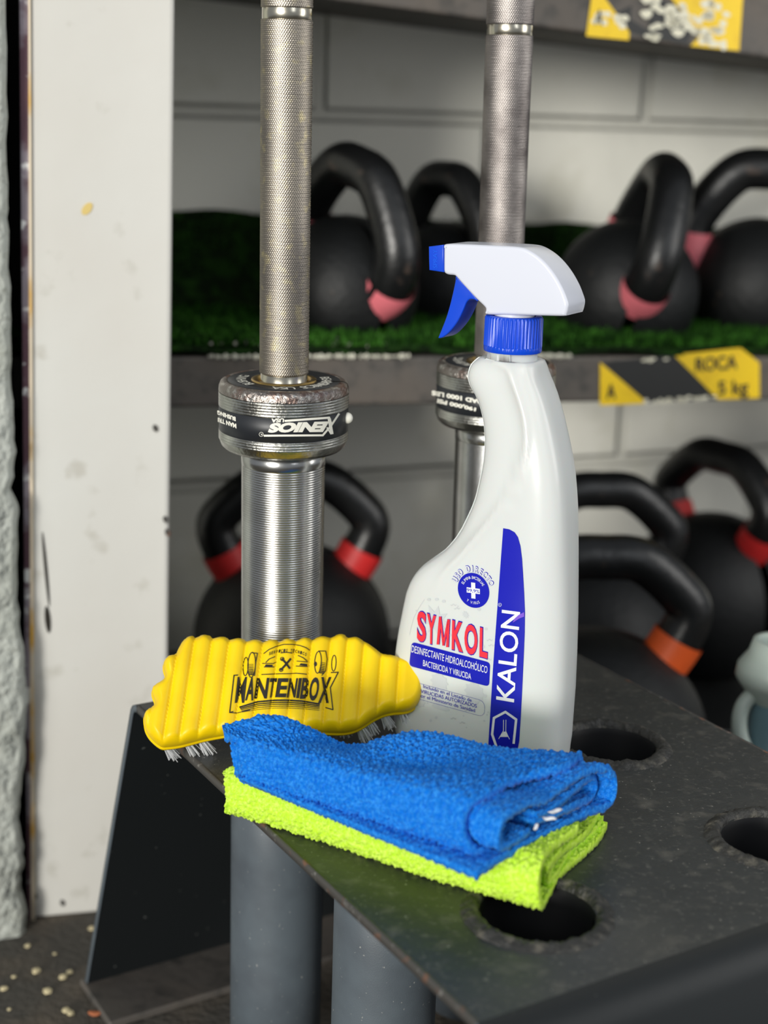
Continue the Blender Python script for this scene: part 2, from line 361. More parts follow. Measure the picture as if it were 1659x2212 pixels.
# ------------------------------------------------------------------ shelving
def shelf_z(px, py, back=0): return on_front(px, py, back)[2]
def beam(name, pL, pR, h, dep, m, label, extL=.16, extR=.8):
    d = (pR-pL)/np.linalg.norm(pR-pL); a = pL-d*extL; b = pR+d*extR; t = empty(name, tuple(a)); tag(t, label, 'shelf')
    bm = bmesh.new(); L = b-a
    box_bm(bm, a, L, SB*dep, (0, 0, h)); bevel_all(bm, .003, 2)
    BM('front_beam', bm, M['beam'], t, False)
    return t, a, L, d
# middle shelf
mL, mR = on_front(450, 880), on_front(1640, 864)
MH = .0425
mid, ma, mLn, md = beam('middle_shelf', mL, mR, MH, .04, None, 'dark steel middle shelf with turf mat carrying the pink banded kettlebells')
bm = bmesh.new(); box_bm(bm, ma+SB*.04+np.array([0, 0, MH-.012]), mLn, SB*(WB-.042), (0, 0, .01)); BM('shelf_board', bm, M['beam'], mid, False)
# upper shelf
uL, uR = on_front(673, -6), on_front(1605, 118)
up, ua, uLn, ud_ = beam('upper_shelf', uL, uR, .055, .04, None, 'brown grey steel upper shelf edge across the top of the picture')
bm = bmesh.new(); box_bm(bm, ua+SB*.04+np.array([0, 0, .02]), uLn, SB*(WB-.042), (0, 0, .012)); BM('shelf_board', bm, M['beam'], up, False)
# upright end frame of the rack behind the post
# turf mat: floor part curling up against the wall
tz = MH
ts = np.linspace(0, 1, 120)
prof = [(.0, .0), (.0, .008), (.30, .008), (.335, .014), (.35, .035), (.353, .098), (.362, .098), (.362, .0)]
a0 = ma
P = np.array([[a0+mLn*t+SB*(d+.002*math.sin(t*60))+np.array([0, 0, tz+h-.0+.002*math.sin(t*90+d*30)]) for (d, h) in prof] for t in ts]); P[:, 0, 2] = P[:, 0, 2].clip(-9); P[:, [0, 7], 2] += .0025
tf = grid_mesh('turf_mat', P, M['turf'], None, closev=True, smooth=False)
tag(tf, 'dark green artificial turf mat lying on the middle shelf and curling up the wall', 'turf mat')
# turf blades near the front edge
V, F = [], []
def blade(p, h, w, lean):
    a = random.uniform(0, 6.28); s = np.array([math.cos(a), math.sin(a), 0])*w; i = len(V)
    tip = p+np.array([lean[0], lean[1], h])
    V.extend([p-s, p+s, p*.5+tip*.5+s*.7+np.array([0, 0, h*.12]), tip]); F.append([i, i+1, i+2]); F.append([i, i+2, i+3])
Lm = np.linalg.norm(mLn)
for k in range(30000):
    t = random.uniform(.0, .98); d = .003+.24*random.random()**1.5
    p = a0+mLn*t+SB*d+np.array([0, 0, tz+.009]); blade(p, random.uniform(.006, .013), .0009, (random.uniform(-.006, .006), random.uniform(-.008, .004)))
for k in range(14000):
    t = random.uniform(.0, .98); z = random.uniform(.02, .1)
    p = a0+mLn*t+SB*.352+np.array([0, 0, tz+z]); blade(p, random.uniform(-.003, .004), .0009, (random.uniform(-.004, .004)-SB[0]*.008, -SB[1]*.008))
tag(MO('turf_grass', V, F, M['blade'], None, False), 'green artificial grass blades on the middle shelf mat', 'grass', kind='stuff')
V, F = [], []
for k in range(520):
    u = random.random()
    px = random.uniform(440, 880) if u < .8 else random.uniform(1150, 1230)
    py = random.gauss(742, 10) if u < .5 else random.gauss(772, 3)
    d = random.uniform(.002, .03) if py < 765 else 0
    c = on_front(px, min(py, 772), 0); c = c-np.array([0, 0, c[2]]); c[2] = ma[2]+(mLn[2]/Lm)*np.dot(c-ma, md)+tz+.010
    c = c+SB*d*2.2
    if py >= 765: c = c-SB*.004+np.array([0, 0, -.009])
    r = random.uniform(.0008, .0022); i = len(V)
    a = RNG.randn(3)*r
    for s in ((1, 0, 0), (-1, 0, 0), (0, 1, 0), (0, -1, 0), (0, 0, 1), (0, 0, -1)): V.append(c+np.array(s)*r*random.uniform(.5, 1.6))
    for f in ((0, 2, 4), (2, 1, 4), (1, 3, 4), (3, 0, 4), (2, 0, 5), (1, 2, 5), (3, 1, 5), (0, 3, 5)): F.append([i+q for q in f])
tag(MO('frayed_fibre', V, F, M['fray'], None, False), 'white frayed backing fibres along the front edge of the turf mat', 'fibres', kind='stuff')
# stickers on the beams
def sticker(name, fr, quad, polys_y, polys_k, worn, text, label, rightcut):
    """quad bl br tr tl in photo px on beam front plane (slightly proud)"""
    bl, br, tr_, tl_ = [np.array(q, float) for q in quad]
    def mp(V, lift):
        out = []
        for x, y in V:
            p = (bl*(1-x)+br*x)*(1-y)+(tl_*(1-x)+tr_*x)*y; out.append(on_front(p[0], p[1], -lift))
        return np.array(out)
    c = on_front(*bl)-SB*.001; t = empty(name, tuple(c)); tag(t, label, 'sticker', 'worn warning stickers on the shelf beams')
    s = Shapes(); s.poly(polys_k); o = s.build('black_stripe', M['sticker_black'], t, lambda V: mp(V, .0006), .2)
    s = Shapes()
    for pl in polys_y: s.poly(pl)
    s.build('yellow_field', M['sticker_yellow'], t, lambda V: mp(V, .0010), .2)
    for (cx, cy, rx, ry) in worn:
        s = Shapes().poly([(cx+rx*math.cos(a)*random.uniform(.7, 1.15), cy+ry*math.sin(a)*random.uniform(.7, 1.15)) for a in np.linspace(0, 6.283, 11)[:-1]])
        s.build('worn_patch', M['sticker_worn'], t, lambda V: mp(V, .0014), .2)
    for tx, x0, x1, y0, y1 in text:
        s = Shapes().quadtext(tx, (x0, y0), (x1, y0), (x0, y1), (x1, y1), .02)
        s.build('black_lettering', M['sticker_black'], t, lambda V: mp(V, .0018), .1)
worn = [(random.uniform(.28, .72), random.uniform(.02, .10), random.uniform(.012, .03), random.uniform(.02, .05)) for _ in range(22)]+[(random.uniform(.27, .42), .92+random.uniform(-.03, .03), .02, .03) for _ in range(6)]
sticker('warning_sticker', 0, [(1296, 876), (1641, 862), (1641, 750), (1296, 780)],
        [[(0, 0), (.30, 0), (.0, .97)], [(.46, 1.0), (.88, 1.02), (1, .70), (1, .02), (.74, .02)]],
        [(.02, .97), (.47, .99), (.76, .03), (.28, .02)], worn, [('ROCA', .60, .86, .62, .90), ('5 kg', .74, .93, .12, .40), ('A', .04, .10, .14, .48)],
        'yellow and black warning sticker on the middle shelf beam, right side', 1)
worn = [(random.uniform(.38, .9), random.uniform(.05, .75), random.uniform(.02, .05), random.uniform(.04, .09)) for _ in range(46)]+[(random.uniform(.02, .26), random.uniform(.2, .42), .03, .06) for _ in range(9)]
sticker('warning_sticker', 0, [(1266, 78), (1597, 110), (1606, -20), (1276, -45)],
        [[(0, 0), (.28, -.0), (.28, .14), (.02, .95)], [(.46, .98), (1.0, 1.0), (1, .0), (.68, .0), (.74, .2)]],
        [(.16, .42), (.28, .60), (.28, .36), (.40, .2), (.4, .9), (.70, .35), (.66, .02), (.36, .1), (.28, .14)], worn, [('A', .05, .10, .22, .50)],
        'badly scuffed yellow and black warning sticker on the upper shelf beam', 1)
# ------------------------------------------------------------------ kettlebells
def kettlebell(loc, rotz, tilt, band, label, group, comp=True, sc=1.0, roll=0., bands=(11, 11)):
    t = empty('kettlebell'); tag(t, label, 'kettlebell', group)
    if comp: br, cz, hw, ht, tr, legz = .100, .095, .076, .262, .0195, .175
    else: br, cz, hw, ht, tr, legz = .0610, .034, .052, .136, .0175, .092
    seg = 40; cut = .86 if comp else .59
    seg = 40; prof = [(0, cz-br*cut)]
    for k in range(0, 31):
        a = -math.acos(0.0)+math.pi*k/30
        z = cz+br*math.sin(a)
        if z < cz-br*cut: continue
        prof.append((br*math.cos(a)+1e-5, z))
    prof.insert(1, (br*math.sqrt(1-cut*cut)*.94, cz-br*cut))
    grid_mesh('body', lathe_pts(prof, seg), M['kb_ball'], t)
    if comp: leg = [(-.046, cz+.058), (-.066, cz+.088), (-.077, cz+.118), (-.064, ht-.028), (-.032, ht-.003), (0, ht)]
    else: leg = [(-.040, cz+.006), (-.056, cz+.024), (-.060, cz+.048), (-.048, ht-.030), (-.024, ht-.004), (0, ht)]
    pts = [(x, 0, z) for x, z in leg]+[(-x, 0, z) for x, z in leg[-2::-1]]
    path = catmull(pts, 8); m_ = len(path); r = tr*(1+.12*np.abs(np.linspace(-1, 1, m_))**3)
    grid_mesh('handle', tube_pts(path, r, 22), M['kb'], t)
    for s in (0, 1):
        seg_ = path[4:11] if s == 0 else path[-11:-4]
        if not comp: seg_ = path[2:bands[0]] if s == 0 else path[-bands[1]:-2]
        pp = np.asarray(seg_); grid_mesh('colour_band', tube_pts(pp, tr*1.17, 22), band, t)
    t.rotation_mode = 'XYZ'; t.rotation_euler = (tilt, roll, rotz); t.location = loc; t.scale = (sc,)*3
    return t
def stand(px, py, back, z):   # point on a shelf at a given depth behind the beam front
    p = on_front(px, py, back); p = np.array(p); p[2] = z; return p
def shelf_top(p): return ma[2]+(mLn[2]/Lm)*np.dot(np.array(p)-ma, md)+tz+.008
def kb_on_mid(px, back, **k):
    p = on_front(px, 600, back); p[2] = shelf_top(p)+k.pop('lift', 0); return kettlebell(tuple(p), **k)
G1 = 'pink banded kettlebells on the turf shelf'
kb_on_mid(737, .12, bands=(17, 10), rotz=math.radians(-50), tilt=math.radians(4), roll=math.radians(14), band=M['pink'], label='black kettlebell with pink bands between the two upright bars, handle turned towards the viewer', group=G1, comp=False, sc=1.12)
kb_on_mid(965, .21, rotz=math.radians(-52), tilt=math.radians(2), band=M['pink'], label='black kettlebell half hidden behind the spray nozzle, set back beside the other one', group=G1, comp=False, sc=1.02)
kb_on_mid(1330, .12, bands=(17, 9), rotz=math.radians(-88), tilt=math.radians(-14), roll=math.radians(10), band=M['pink'], label='black kettlebell with pink bands seen edge on, right of the spray bottle head', group=G1, comp=False, sc=1.18)
kb_on_mid(1632, .15, bands=(17, 17), rotz=math.radians(-4), tilt=math.radians(2), band=M['pink'], label='black kettlebell with pink bands cut off by the right side of the picture, broad handle', group=G1, comp=False, sc=1.22)
# bottom board
BZ = FLOOR+.03
bo = q1+SB*-.0; bm = bmesh.new(); ba = bo-SD*.5; box_bm(bm, (ba[0], ba[1], FLOOR), SD*2.0, SB*(WB-.002), (0, 0, .03)); bevel_all(bm, .002, 1)
bsh = empty('bottom_shelf', (ba[0], ba[1], FLOOR)); tag(bsh, 'dark bottom board of the shelving under the heavy kettlebells', 'shelf'); BM('shelf_board', bm, M['kb_ball'], bsh, False)
def kb_low(px, back, **k):
    p = on_front(px, 1300, back); p[2] = BZ; return kettlebell(tuple(p), **k)
G2 = 'heavy kettlebells on the bottom shelf'
def kb_dep(px, dep, z, **k):
    p = Ud(px, 1400, dep); p[2] = z; return kettlebell(tuple(p), **k)
kb_low(632, .15, rotz=math.radians(8), tilt=0, band=M['red'], label='large black kettlebell with red bands directly behind the left bar sleeve', group=G2, sc=.985)
kb_dep(1292, 1.315, FLOOR, rotz=math.radians(4), tilt=0, band=M['orange'], label='large black kettlebell with orange bands, on the floor right behind the rack', group=G2, sc=1.02)
kb_dep(1276, 1.525, BZ, rotz=math.radians(8), tilt=0, band=M['orange'], label='black kettlebell with broad scuffed handle behind the nearest orange banded one', group=G2, sc=.95)
kb_dep(1522, 1.69, BZ, rotz=math.radians(-55), tilt=0, band=M['red'], label='black kettlebell with tall shiny handle furthest right on the bottom shelf', group=G2, sc=.96)
# ------------------------------------------------------------------ jug at the right edge
jc = Ud(1672, 1540, 1.12); jz0, = (FLOOR,)
jt = empty('plastic_jug', (jc[0], jc[1], FLOOR)); tag(jt, 'pale green grey plastic jug with loop handle at the right edge of the picture', 'jug')
def at(P, dx, dy, dz=0): Q = P.copy(); Q[..., 0] += dx; Q[..., 1] += dy; Q[..., 2] += dz; return Q
ztop = Ud(1672, 1372, 1.12)[2]
def zof(py): return Ud(1672, py, 1.12)[2]
grid_mesh('spout_rim', at(lathe_pts([(.004, ztop-.004), (.015, ztop-.004), (.016, ztop+.001), (.020, ztop+.001), (.023, zof(1400)), (.026, zof(1412)), (.030, zof(1430)), (.031, zof(1455)), (.028, zof(1470)), (.022, zof(1495)), (.019, zof(1510))], 40), jc[0], jc[1]), M['jug'], jt)
grid_mesh('jug_body', at(lathe_pts([(.018, zof(1505)), (.020, zof(1540)), (.021, zof(1600)), (.030, zof(1660)), (.055, zof(1760)), (.06, FLOOR+.01), (.055, FLOOR), (0.0001, FLOOR)], 40), jc[0], jc[1]), M['jug_blue'], jt)
hp = [Ud(x, y, 1.11) for x, y in ((1660, 1490), (1630, 1498), (1605, 1525), (1597, 1565), (1606, 1608), (1634, 1645), (1665, 1678))]
grid_mesh('handle', tube_pts(catmull(hp, 8), .0058, 16), M['jug'], jt)
# ------------------------------------------------------------------ barbell rack
RB = np.array([.0793, .6413]); ea = -1.034
E_ = np.array([math.cos(ea), math.sin(ea)]); G_ = np.array([-math.sin(ea+.02), math.cos(ea+.02)])
SE, SG = .1383, .1572
def rk(e, g, z=0.): p = RB+E_*e+G_*g; return np.array([p[0], p[1], z])
holes = {(i, j): rk(-i*SE, j*SG) for i in range(3) for j in range(2)}
e0r, e1r, g0r, g1r = -.3265, .060, -.0755, .2365
rack = empty('barbell_rack', tuple(rk(0, 0))); tag(rack, 'black welded steel barbell rack with round tube holders in its top plate', 'rack')
# top plate with six round holes, triangulated, then extruded 4 mm
HR = .0285
pts = []; edges = []
def ring(pl):
    o = len(pts); pts.extend(pl); n = len(pl); edges.extend([(o+i, o+(i+1) % n) for i in range(n)])
ring([(e0r, g0r), (e1r, g0r), (e1r, g1r), (e0r, g1r)])
hl = []
for (i, j) in holes:
    ring([(-i*SE+HR*math.cos(a), j*SG+HR*math.sin(a)) for a in np.linspace(0, 2*math.pi, 56, endpoint=False)])
inner = [(x, y) for x in np.arange(e0r+.012, e1r-.01, .012) for y in np.arange(g0r+.012, g1r-.01, .012) if all((x+i*SE)**2+(y-j*SG)**2 > (HR+.006)**2 for i, j in holes)]
res = delaunay_2d_cdt([Vector(p) for p in pts+inner], edges, [], 0, 1e-7)
vv = [tuple(v) for v in res[0]]; ff = []
for f in res[2]:
    c = np.mean([vv[i] for i in f], axis=0)
    if all((c[0]+i*SE)**2+(c[1]-j*SG)**2 > (HR*.985)**2 for i, j in holes): ff.append(list(f))
def wob(e, g): return .0006*math.sin(e*23)*math.cos(g*19)
bm = bmesh.new(); bv = [bm.verts.new(rk(x, y, wob(x, y)*0)) for x, y in vv]
for f in ff: bm.faces.new([bv[i] for i in f])
bmesh.ops.recalc_face_normals(bm, faces=bm.faces)
r = bmesh.ops.extrude_face_region(bm, geom=bm.faces[:]); 
for v in r['geom']:
    if isinstance(v, bmesh.types.BMVert): v.co.z -= .0045
bmesh.ops.recalc_face_normals(bm, faces=bm.faces)
BM('top_plate', bm, M['plate'], rack, False)
# worn long edges
for gg in (g0r, g1r):
    s = -1 if gg == g0r else 1
    P = np.array([[rk(e, gg+s*.0007+RNG.uniform(-.0002, .0002), .0002), rk(e, gg+s*.0012, -.0015), rk(e, gg+s*.0008, -.0046), rk(e, gg-s*.001, -.0046), rk(e, gg-s*.001, .0002)] for e in np.linspace(e0r, e1r, 90)])
    grid_mesh('plate_edge', P, M['rust_edge'], rack, closev=True, smooth=False)
# bent legs at both ends, splayed outwards
def leg(e0, sgn):
    prof = []; R_ = .012 if sgn < 0 else .020; TH = .0045; tot = math.radians(68)
    for k in range(9):
        a = tot*k/8; prof.append((R_*math.sin(a), -R_*(1-math.cos(a))))
    x, z = prof[-1]; L = (-z-FLOOR)/math.sin(tot) if False else (FLOOR+.004-z)/-math.sin(tot)
    for k in range(1, 13): prof.append((x+L*math.cos(tot)*k/12, z-L*math.sin(tot)*k/12))
    nrm = []
    for k in range(len(prof)):
        a, b = prof[max(k-1, 0)], prof[min(k+1, len(prof)-1)]; d = np.array([b[0]-a[0], b[1]-a[1]]); d /= np.linalg.norm(d); nrm.append((d[1], -d[0]))
    P = []
    for (x, z), (nx, nz) in zip(prof, nrm):
        row_ = []
        for (g, k) in ((g0r, 0), (g1r, 0), (g1r, 1), (g0r, 1)):
            row_.append(rk(e0+sgn*(x+nx*TH*k), g, z+nz*TH*k))
        P.append(row_)
    P = np.array(P)
    for k in (2, 3): pass
    o = grid_mesh('end_leg', P, M['leg_shade_paint'], rack, closev=True, smooth=False); autosmooth(o, 30); 
    P2 = np.array([[q[0]-np.append(G_, 0)*.0006, q[0]-np.append(G_, 0)*.0012, q[3]-np.append(G_, 0)*.0012, q[3]-np.append(G_, 0)*.0006] for q in P]); grid_mesh('leg_edge', P2, M['tube'], rack, closev=True, smooth=False)
    xb = e0+sgn*prof[-1][0]
    bm = bmesh.new(); a = rk(xb+sgn*.004, g0r-.004, FLOOR); b = rk(xb-sgn*.06, g0r-.004, FLOOR); c = rk(xb+sgn*.004, g1r, FLOOR)
    box_bm(bm, a, b-a, c-a, (0, 0, .006)); bevel_all(bm, .0015, 1); BM('foot_flange', bm, M['beam'], rack, False)
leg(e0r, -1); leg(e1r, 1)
# tubes under each hole
for (i, j), c in holes.items():
    z0 = FLOOR+.012
    prof = [(.0275, -.001), (.0300, -.0046), (.0300, z0), (.0275, z0), (.0268, -.20), (.0270, -.02), (.0275, -.001)]
    P = at(lathe_pts([(.0279, -.0044), (.0300, -.0047), (.0300, -.09), (.0300, -.18), (.0300, z0), (.0274, z0), (.0274, -.15), (.0276, -.05), (.0279, -.0044)], 64), c[0], c[1])
    grid_mesh('tube_holder', P, M['tube'], rack)
    # lumpy weld bead
    n = 180; th = np.linspace(0, 2*math.pi, n, endpoint=False); rs = np.random.RandomState(i*3+j)
    lump = np.convolve(np.tile(rs.randn(n), 3), np.ones(5)/5, 'same')[n:2*n]; lump2 = np.convolve(np.tile(rs.randn(n), 3), np.ones(9)/9, 'same')[n:2*n]
    cs = [(0.0276, -.003), (.0280, -.0004), (.0290, .0020), (.0310, .0032), (.0335, .0025), (.0362, .0008), (.0375, -.0004)]
    P = np.zeros((n, len(cs), 3))
    for k, (rr, zz) in enumerate(cs):
        w = [0, .2, .8, 1, 1, .8, .5][k]
        jr = rs.randn(n)*.00025*w
        R2 = rr+lump*.0010*w+jr; Z2 = zz+(lump2*.0014+rs.randn(n)*.00022)*w*(1 if 0 < k < 6 else 0)
        P[:, k, 0] = c[0]+R2*np.cos(th); P[:, k, 1] = c[1]+R2*np.sin(th); P[:, k, 2] = Z2
    grid_mesh('weld_bead', P, M['weld'], rack, closeu=True)
    P = at(lathe_pts([(.0279, -.0008), (.0266, -.004), (.0266, -.12), (.0268, z0+.002), (.00001, z0+.002)], 48), c[0], c[1]); grid_mesh('bore_shade_lining', P, M['hole'], rack)  # dark lining added inside each tube, its shade painted in
# ------------------------------------------------------------------ barbells
def knurl_surface(r, z0, z1, n_around=66, pitch=.00135, amp=.00033, sa=4):
    seg = n_around*sa; dz = pitch/3.2; zs = np.arange(z0, z1, dz); th = np.linspace(0, 2*math.pi, seg, endpoint=False)
    T, Z = np.meshgrid(th, zs); k = 2*math.pi/pitch/1.6
    A = np.abs(np.sin((n_around*T+k*Z)/2)); B = np.abs(np.sin((n_around*T-k*Z)/2))
    h = np.minimum(A, B); R_ = r-amp+amp*1.8*h
    P = np.stack([R_*np.cos(T), R_*np.sin(T), Z], -1)
    cap0 = P[:1].copy(); cap0[..., :2] *= (r-amp*3)/r; return np.concatenate([cap0, P, cap0*[1, 1, 0]+np.array([0, 0, zs[-1]])], 0)
def barbell(loc, collar_h, kn, name, label, lean=(0, 0), topz=.62, ring_z=None, dec=None, score=None):
    """local z=0 at bottom of sleeve"""
    t = empty(name, loc); tag(t, label, 'barbell', 'barbells standing in the rack'); t.rotation_mode = 'XYZ'
    SL = collar_h; CH = .0415
    # sleeve with turned grooves
    prof = [(.0001, 0), (.022, 0), (.025, .003)]
    z = SL-.215
    prof += [(.025, z)]
    while z < SL-.010:
        prof += [(.0251, z), (.0250, z+.00055), (.02455, z+.0008), (.0250, z+.00105)]; z += .00145
    prof += [(.0253, SL-.009), (.0253, SL), (.02, SL+.001)]
    grid_mesh('sleeve', lathe_pts(prof, 72), M['steel'], t)
    # collar
    prof = [(.024, SL), (.030, SL), (.0350, SL+.0010), (.0371, SL+.0030), (.0384, SL+.0065)]
    def grooves(a, b, r):
        o = []; z = a
        while z < b: o.extend([(r, z), (r, z+.0007), (r-.00045, z+.00095), (r, z+.0012)]); z += .00165
        return o
    b0, b1 = SL+.0118, SL+.0268
    prof += grooves(SL+.0068, b0-.0008, .0386)+[(.0386, b0), (.0380, b0+.0002), (.0380, b1-.0002), (.0386, b1)]+grooves(b1+.0004, SL+CH-.0062, .0386)
    grid_mesh('collar', lathe_pts(prof, 120), M['collar'], t)
    ns = 120; rims = [(.0386, SL+CH-.0062), (.0384, SL+CH-.0035), (.0375, SL+CH-.0012), (.0360, SL+CH-.0002), (.0345, SL+CH), (.0335, SL+CH), (.0335, SL+CH-.0006), (.030, SL+CH-.0006)]
    grid_mesh('collar_rim', lathe_pts(rims, ns), M['collar_rust'], t)
    grid_mesh('band', lathe_pts([(.0378, b0+.0001), (.03845, b0+.0004), (.03845, b1-.0004), (.0378, b1-.0001)], 120), M['black_band'], t)
    grid_mesh('end_plate', lathe_pts([(.0334, SL+CH-.0004), (.0332, SL+CH), (.0195, SL+CH), (.0190, SL+CH-.0006)], 96), M['black_band'], t)
    grid_mesh('bushing', lathe_pts([(.0195, SL+CH-.0002), (.0192, SL+CH+.0006), (.0160, SL+CH+.0006), (.0157, SL+CH-.003), (.0157, SL+CH-.006)], 72), M['brass'], t)
    # ring lettering on the end plate
    zc = SL+CH+.0002
    s = Shapes(); s.arctext('XENIOS USA', (0, 0), (1, 0), (0, 1), .0225, .0068, -60-200, 30-200, .01, k=.95)
    s.arctext('BEARING', (0, 0), (1, 0), (0, 1), .0225, .0060, 65, 135, .01, k=.95); s.arctext('BUSHING', (0, 0), (1, 0), (0, 1), .0225, .0060, -135+0, -70, .01, k=.95)
    s.build('end_lettering', M['decal_white'], t, lambda V: np.column_stack([V, np.full(len(V), zc)]), .004).matrix_parent_inverse = Matrix()
    # shaft
    z0 = SL+CH-.004
    grid_mesh('shaft_neck', lathe_pts([(.0138, z0-.004), (.0138, z0+.0085), (.0130, z0+.0088)], 64), M['brass_steel'], t)
    rz = ring_z-loc[2] if ring_z else topz
    grid_mesh('knurling', knurl_surface(.0143, z0+.0086, rz-.0032), kn, t)
    grid_mesh('knurl_mark', lathe_pts([(.0136, rz-.0034), (.0139, rz-.0030), (.0139, rz+.0030), (.0136, rz+.0034)], 64), M['brass_steel'], t)
    grid_mesh('knurling', knurl_surface(.0143, rz+.0032, rz+.07), kn, t)
    grid_mesh('shaft', lathe_pts([(.0138, rz+.069), (.0138, rz+.35), (.0137, rz+.352)], 48), M['brass_steel'], t)
    for c in t.children: c.matrix_parent_inverse = Matrix()
    return t, (b0, b1, SL, CH)
M['brass_steel'] = mat('smooth_bar_steel', (196, 190, 174), .25, 1, .5)
# world heights measured on the bars
def zon(px, py, cx, cy, r):   # height on the near side of a vertical cylinder
    p = Upl(px, py, (cx, cy-r, 0), (0, 1, 0)); return p[2]
Lc = holes[(2, 0)]; Rc2 = holes[(2, 1)]
# left bar leans slightly within its tube: base point fixed, top offset
def frame_pts(pxt, pyt, pxb, pyb, cy_b, cy_t):
    a = Upl(pxb, pyb, (0, cy_b, 0), (0, 1, 0)); b = Upl(pxt, pyt, (0, cy_t, 0), (0, 1, 0)); return a, b
def place_bar(a, b, zbot, hb):
    """axis through a (low) and b (high); returns location of sleeve end & euler"""
    d = (b-a)/np.linalg.norm(b-a); loc = a+d*((zbot-a[2])/d[2]); e = Vector(d).to_track_quat('Z', 'Y'); return loc, d
def bar(a, b, py_collar_bottom, pyring, kn, name, label):
    loc, d = place_bar(a, b, FLOOR+.016, 0)
    # height of collar bottom along the axis: near-side rim seen at py
    def along(py, r):
        lo, hi = 0, 1.2
        for _ in range(50):
            m_ = (lo+hi)/2; w = loc+d*m_+np.array([0, -r, 0]); y = proj(w)[1]
            if y > py: lo = m_
            else: hi = m_
        return (lo+hi)/2
    sl = along(py_collar_bottom, .036); rg = along(pyring, .0143)
    t, q = barbell((0, 0, 0), sl, kn, name, label, ring_z=rg)
    # align local z to d with a minimal rotation
    ax = Vector((0, 0, 1)).cross(Vector(d)); ang = math.acos(max(-1, min(1, d[2])))
    t.rotation_euler = Matrix.Rotation(ang, 3, ax.normalized() if ax.length > 1e-6 else Vector((1, 0, 0))).to_euler(); t.location = tuple(loc)
    return t, q, loc, d
a, b = frame_pts(620, 20, 609, 1370, .8790, .8690)
barL, qL, locL, dL = bar(a, b, 996, 26, M['knurl'], 'barbell', 'nearer knurled steel barbell standing left of the spray bottle, black collar band facing forward')
a, b = frame_pts(1102, 40, 1058, 1150, .9620, .9560)
barR, qR, locR, dR = bar(a, b, 940, 62, M['knurl_dark'], 'barbell', 'duller steel barbell standing behind the white spray bottle')
# lettering on the bands
def cyl_map(loc, d, r):
    loc, d = np.array(loc), np.array(d)
    def f(V):
        out = []
        for x, y in V:
            rd = ray(x, y); o = C0-loc; a_ = rd-d*np.dot(rd, d); b_ = o-d*np.dot(o, d)
            A, B, Cc = a_@a_, 2*a_@b_, b_@b_-r*r; D = max(B*B-4*A*Cc, 0); t_ = (-B-math.sqrt(D))/(2*A); out.append(C0+rd*t_)
        return np.array(out)
    return f
def to_local(o, name):
    # re-express world-space child mesh in the local frame of its parent
    pass
def child_world(o, t):
    o.parent = t; bpy.context.view_layer.update(); o.matrix_parent_inverse = t.matrix_world.inverted()
def c2(x, y): return (440+x/4.879, 760+y/4.879)
s = Shapes()
s.quadtext('ENIOS', c2(1318, 742), c2(705, 760), c2(1258, 842), c2(668, 850), .065)
s.quadtext('USA', c2(850, 703), c2(714, 706), c2(846, 742), c2(708, 746), .05)
s.line([c2(640, 884), c2(1255, 880), c2(1345, 775), c2(1425, 655)], 4.2); s.line([c2(860, 728), c2(1322, 694), c2(1345, 760)], 4.6)
s.line([c2(1325, 715), c2(1350, 858)], 7.0); s.line([c2(1300, 800), c2(1340, 862)], 3)
s.line([(c2(607, 870)[0]+4.6*math.cos(k), c2(607, 870)[1]+4.6*math.sin(k)) for k in np.linspace(0, 6.283, 17)], .8)
s.quadtext('R', c2(618, 862), c2(598, 862), c2(618, 880), c2(598, 880), .01)
s.quadtext('MAN TRI', c2(343, 762), c2(150, 694), c2(345, 808), c2(150, 738), .05); s.quadtext('BUSHING', c2(336, 690), c2(145, 618), c2(338, 732), c2(145, 660), .05)
child_world(s.build('band_lettering', M['decal_white'], None, cyl_map(locL, dL, .0387), 3), barL)
def c3(x, y): return (840+x/3.456, 480+y/3.456)
s = Shapes()
s.quadtext('190,000 PSI', c3(652, 1388), c3(362, 1318), c3(648, 1412), c3(358, 1348), .06)
s.quadtext('LOAD 1000 LBS', c3(740, 1338), c3(320, 1258), c3(740, 1368), c3(318, 1290), .06)
child_world(s.build('band_lettering', M['decal_white'], None, cyl_map(locR, dR, .0387), 3), barR)
# a small rivet on the right of the left band
rp = cyl_map(locL, dL, .0387)(np.array([[750., 903.]]))[0]
bm = bmesh.new(); bmesh.ops.create_uvsphere(bm, u_segments=16, v_segments=10, radius=.0034); bmesh.ops.translate(bm, vec=Vector(rp), verts=bm.verts)
child_world(BM('grub_screw', bm, M['decal_white']), barL)
